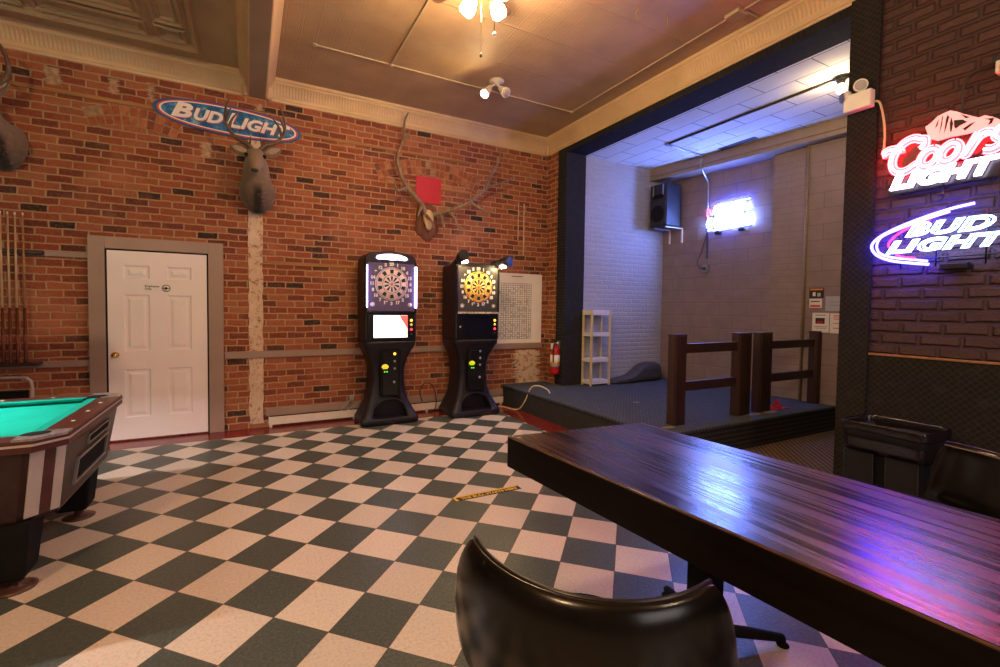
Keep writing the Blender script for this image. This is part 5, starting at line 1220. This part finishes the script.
for dx, dy, z, mt in ((-.05, -.035, 3.36, MT['cableblack']), (.05, -.06, 3.53, MT['white'])):
    m = MB(); m.tube([(fx+dx, fy+dy, 3.87), (fx+dx, fy+dy, z)], .0022, 6); pc = m.build('pull_chain', MT['brass'], t)
    m = MB(); m.lathe([(.0, .03), (.004, .026), (.011 if z < 3.5 else .020, .004), (.009, -.006), (.0, -.008)], (fx+dx, fy+dy, z), 14); m.build('pull_knob', mt, pc)
t = thing('twin_flood_light', 'twin flood lamp fixture on the ceiling, one lamp lit', 'ceiling light', (2.60, 4.80, 4.0))
c = Vector((2.60, 4.80, ZC))
m = MB(); m.lathe([(.0, 0), (.088, 0), (.09, -.012), (.075, -.024), (.04, -.03), (.035, -.05), (.0, -.05)], c, 28); m.build('canopy', MT['fixture'], t)
def flood(nm, base, dd, lit):
    d_ = Vector(dd).normalized(); b = c+Vector(base)
    m = MB(); m.tube([c+Vector((0, 0, -.03)), b], .014, 10); m.tube([b-d_*.02, b, b+d_*.04, b+d_*.10, b+d_*.155, b+d_*.16], [.02, .03, .034, .050, .058, .052], 20); h = m.build('lamp_holder', MT['fixture'], t)
    m = MB(); m.tube([b+d_*.150, b+d_*.168, b+d_*.172], [.048, .040, .01], 20); m.build('lamp_lens', emit('flood_glow', (1., .70, .34), 500.) if lit else MT['greymetal'], h)
flood('a', (-.10, -.03, -.11), (-.75, -.35, -.9), True); flood('b', (.03, -.05, -.10), (.02, -.75, -.62), False)
t = thing('surface_raceway', 'painted surface wiring raceway running along the tin ceiling', 'wiring raceway', (2.3, 4.6, 4.13))
m = MB(); z0, z1 = ZC-.014, ZC-.0006
m.box(.61, 3.90, 5.03, 5.05, z0, z1, .003); m.build('cross_run', MT['raceway'], t)
m = MB(); m.box(3.89, 3.91, -3, 5.04, z0, z1, .003); m.build('side_run', MT['raceway'], t)
m = MB(); m.box(1.39, 1.41, -3, 5.04, z0, z1, .003); m.build('middle_run', MT['raceway'], t)
m = MB(); m.box(3.90, 4.10, 2.62, 2.64, z0, z1, .003); m.build('wall_run', MT['raceway'], t)
for x, y, r in ((.61, 5.04, .03), (1.40, 5.04, .03), (3.90, 5.04, .035)):
    m = MB(); m.lathe([(.0, -.022), (r*.7, -.020), (r, -.012), (r, -.0006)], (x, y, ZC), 16); m.build('junction_cap', MT['raceway'], t)
m = MB(); m.box(3.83, 3.96, 2.62, 2.76, ZC-.035, ZC-.0006, .008); m.build('junction_box', MT['raceway'], t)
for lab, x, y, dx, L_ in (('yellow ribbon hanging from the tin ceiling, the one farther from the stage wall', 3.03, 3.02, .02, .12), ('yellow ribbon hanging from the tin ceiling, the one nearer the stage wall', 3.36, 2.98, -.02, .12)):
    m = MB(); pts = [Vector((x+dx*math.sin(k*.9)*.6, y+.008*math.cos(k*1.3), ZC-L_*k/8)) for k in range(9)]
    m.loft([[p+Vector((-.008, 0, 0)), p+Vector((.008, .004, 0)), p+Vector((.008, .006, 0)), p+Vector((-.008, .002, 0))] for p in pts]); tag(at_origin(m, 'ceiling_ribbon', MT['yellow']), lab, 'ribbon', 'yellow ribbons on the ceiling')
# throw line on the floor
t = thing('floor_decal', 'yellow and black strip of lettering stuck to the checkered floor', 'floor decal', (1.68, 3.155, 0))
m = MB(); m.box(1.388, 1.970, 3.116, 3.19, .0005, .0022); m.build('strip', MT['ink'], t)
m = MB(); m.box(1.400, 1.960, 3.172, 3.19, .0018, .0030); m.add([(1.388, 3.116, .003), (1.415, 3.116, .003), (1.400, 3.19, .003), (1.388, 3.19, .003)], [[0, 1, 2, 3]]); m.build('yellow_bar', MT['yellow'], t)
text('lettering', 'THE BULL STARTS HERE', .045, MT['yellow'], t, (1.69, 3.144, .0026), (1, 0, 0), (0, 1, 0), ext=.0004, off=.0012, fit=(.50, .034))
# cords on the floor
m = MB(); m.tube(smooth_curve([(3.20, 5.98, .012), (3.33, 5.80, .012), (3.42, 5.55, .02), (3.46, 5.42, .16), (3.50, 5.33, .36), (3.56, 5.24, .40), (3.64, 5.14, .36), (3.66, 5.10, .312)], 8), .010, 10); tag(at_origin(m, 'extension_cord', MT['cablecream']), 'cream power cord arching from the heater onto the stage edge', 'cord')
m = MB(); m.tube(smooth_curve([(2.14, 6.0, .16), (2.08, 5.95, .30), (2.14, 5.93, .42), (2.25, 5.95, .40), (2.31, 5.96, .30)], 8), .007, 8); m.tube(smooth_curve([(2.31, 5.96, .30), (2.33, 5.96, .14), (2.29, 5.95, .03), (2.22, 5.95, .012)], 6), .007, 8); tag(at_origin(m, 'machine_cord', MT['cableblack']), 'black cord looped beside the second dart machine', 'cord')
m = MB(); m.box(1.13, 1.19, 5.93, 5.96, .26, .33, .006); m.tube(smooth_curve([(1.16, 5.94, .27), (1.06, 5.92, .20), (1.02, 5.93, .16), (1.10, 5.92, .15), (1.20, 5.93, .22), (1.26, 5.95, .24)], 6), .006, 8); m.tube([(1.16, 5.95, .30), (1.16, 6.03, .21)], .01, 8); tag(at_origin(m, 'plug_lead', MT['steel']), 'grey plug and coiled lead by the foot of the white lit dart machine', 'cord')

# ------------------------------------------------------------------ light
def area(name, loc, tgt, size, power, col, sy=None):
    l = bpy.data.lights.new(name, 'AREA'); l.energy = power; l.color = col; l.size = size
    if sy: l.shape = 'RECTANGLE'; l.size_y = sy
    o = bpy.data.objects.new(name, l); COL.objects.link(o); o.location = loc
    o.rotation_euler = (Vector(tgt)-Vector(loc)).to_track_quat('-Z', 'Y').to_euler(); return o
def point(name, loc, power, col, r=.1):
    l = bpy.data.lights.new(name, 'POINT'); l.energy = power; l.color = col; l.shadow_soft_size = r
    o = bpy.data.objects.new(name, l); COL.objects.link(o); o.location = loc; return o
# unseen warm lights added behind the camera to brighten the room, without fixtures
WARM = (1., .76, .50)
point('room_fill', (-2.2, -.6, 3.5), 260, (1., .66, .36), .15)
point('room_fill', (2.2, -1.6, 3.5), 80, (1., .74, .52), .15)
area('front_fill', (1.6, -3.9, 1.9), (1.6, 3, 1.0), 2.6, 40, (1., .90, .86), 1.8)  # added pale area fill; the south wall has no window behind it
w = bpy.data.worlds.new('world'); SC.world = w; w.use_nodes = True
w.node_tree.nodes['Background'].inputs[0].default_value = (.02, .018, .016, 1); w.node_tree.nodes['Background'].inputs[1].default_value = 1.
SC.view_settings.view_transform = 'Standard'; SC.view_settings.look = 'None'; SC.view_settings.gamma = 1.; SC.view_settings.exposure = .26
SC.view_settings.use_curve_mapping = False
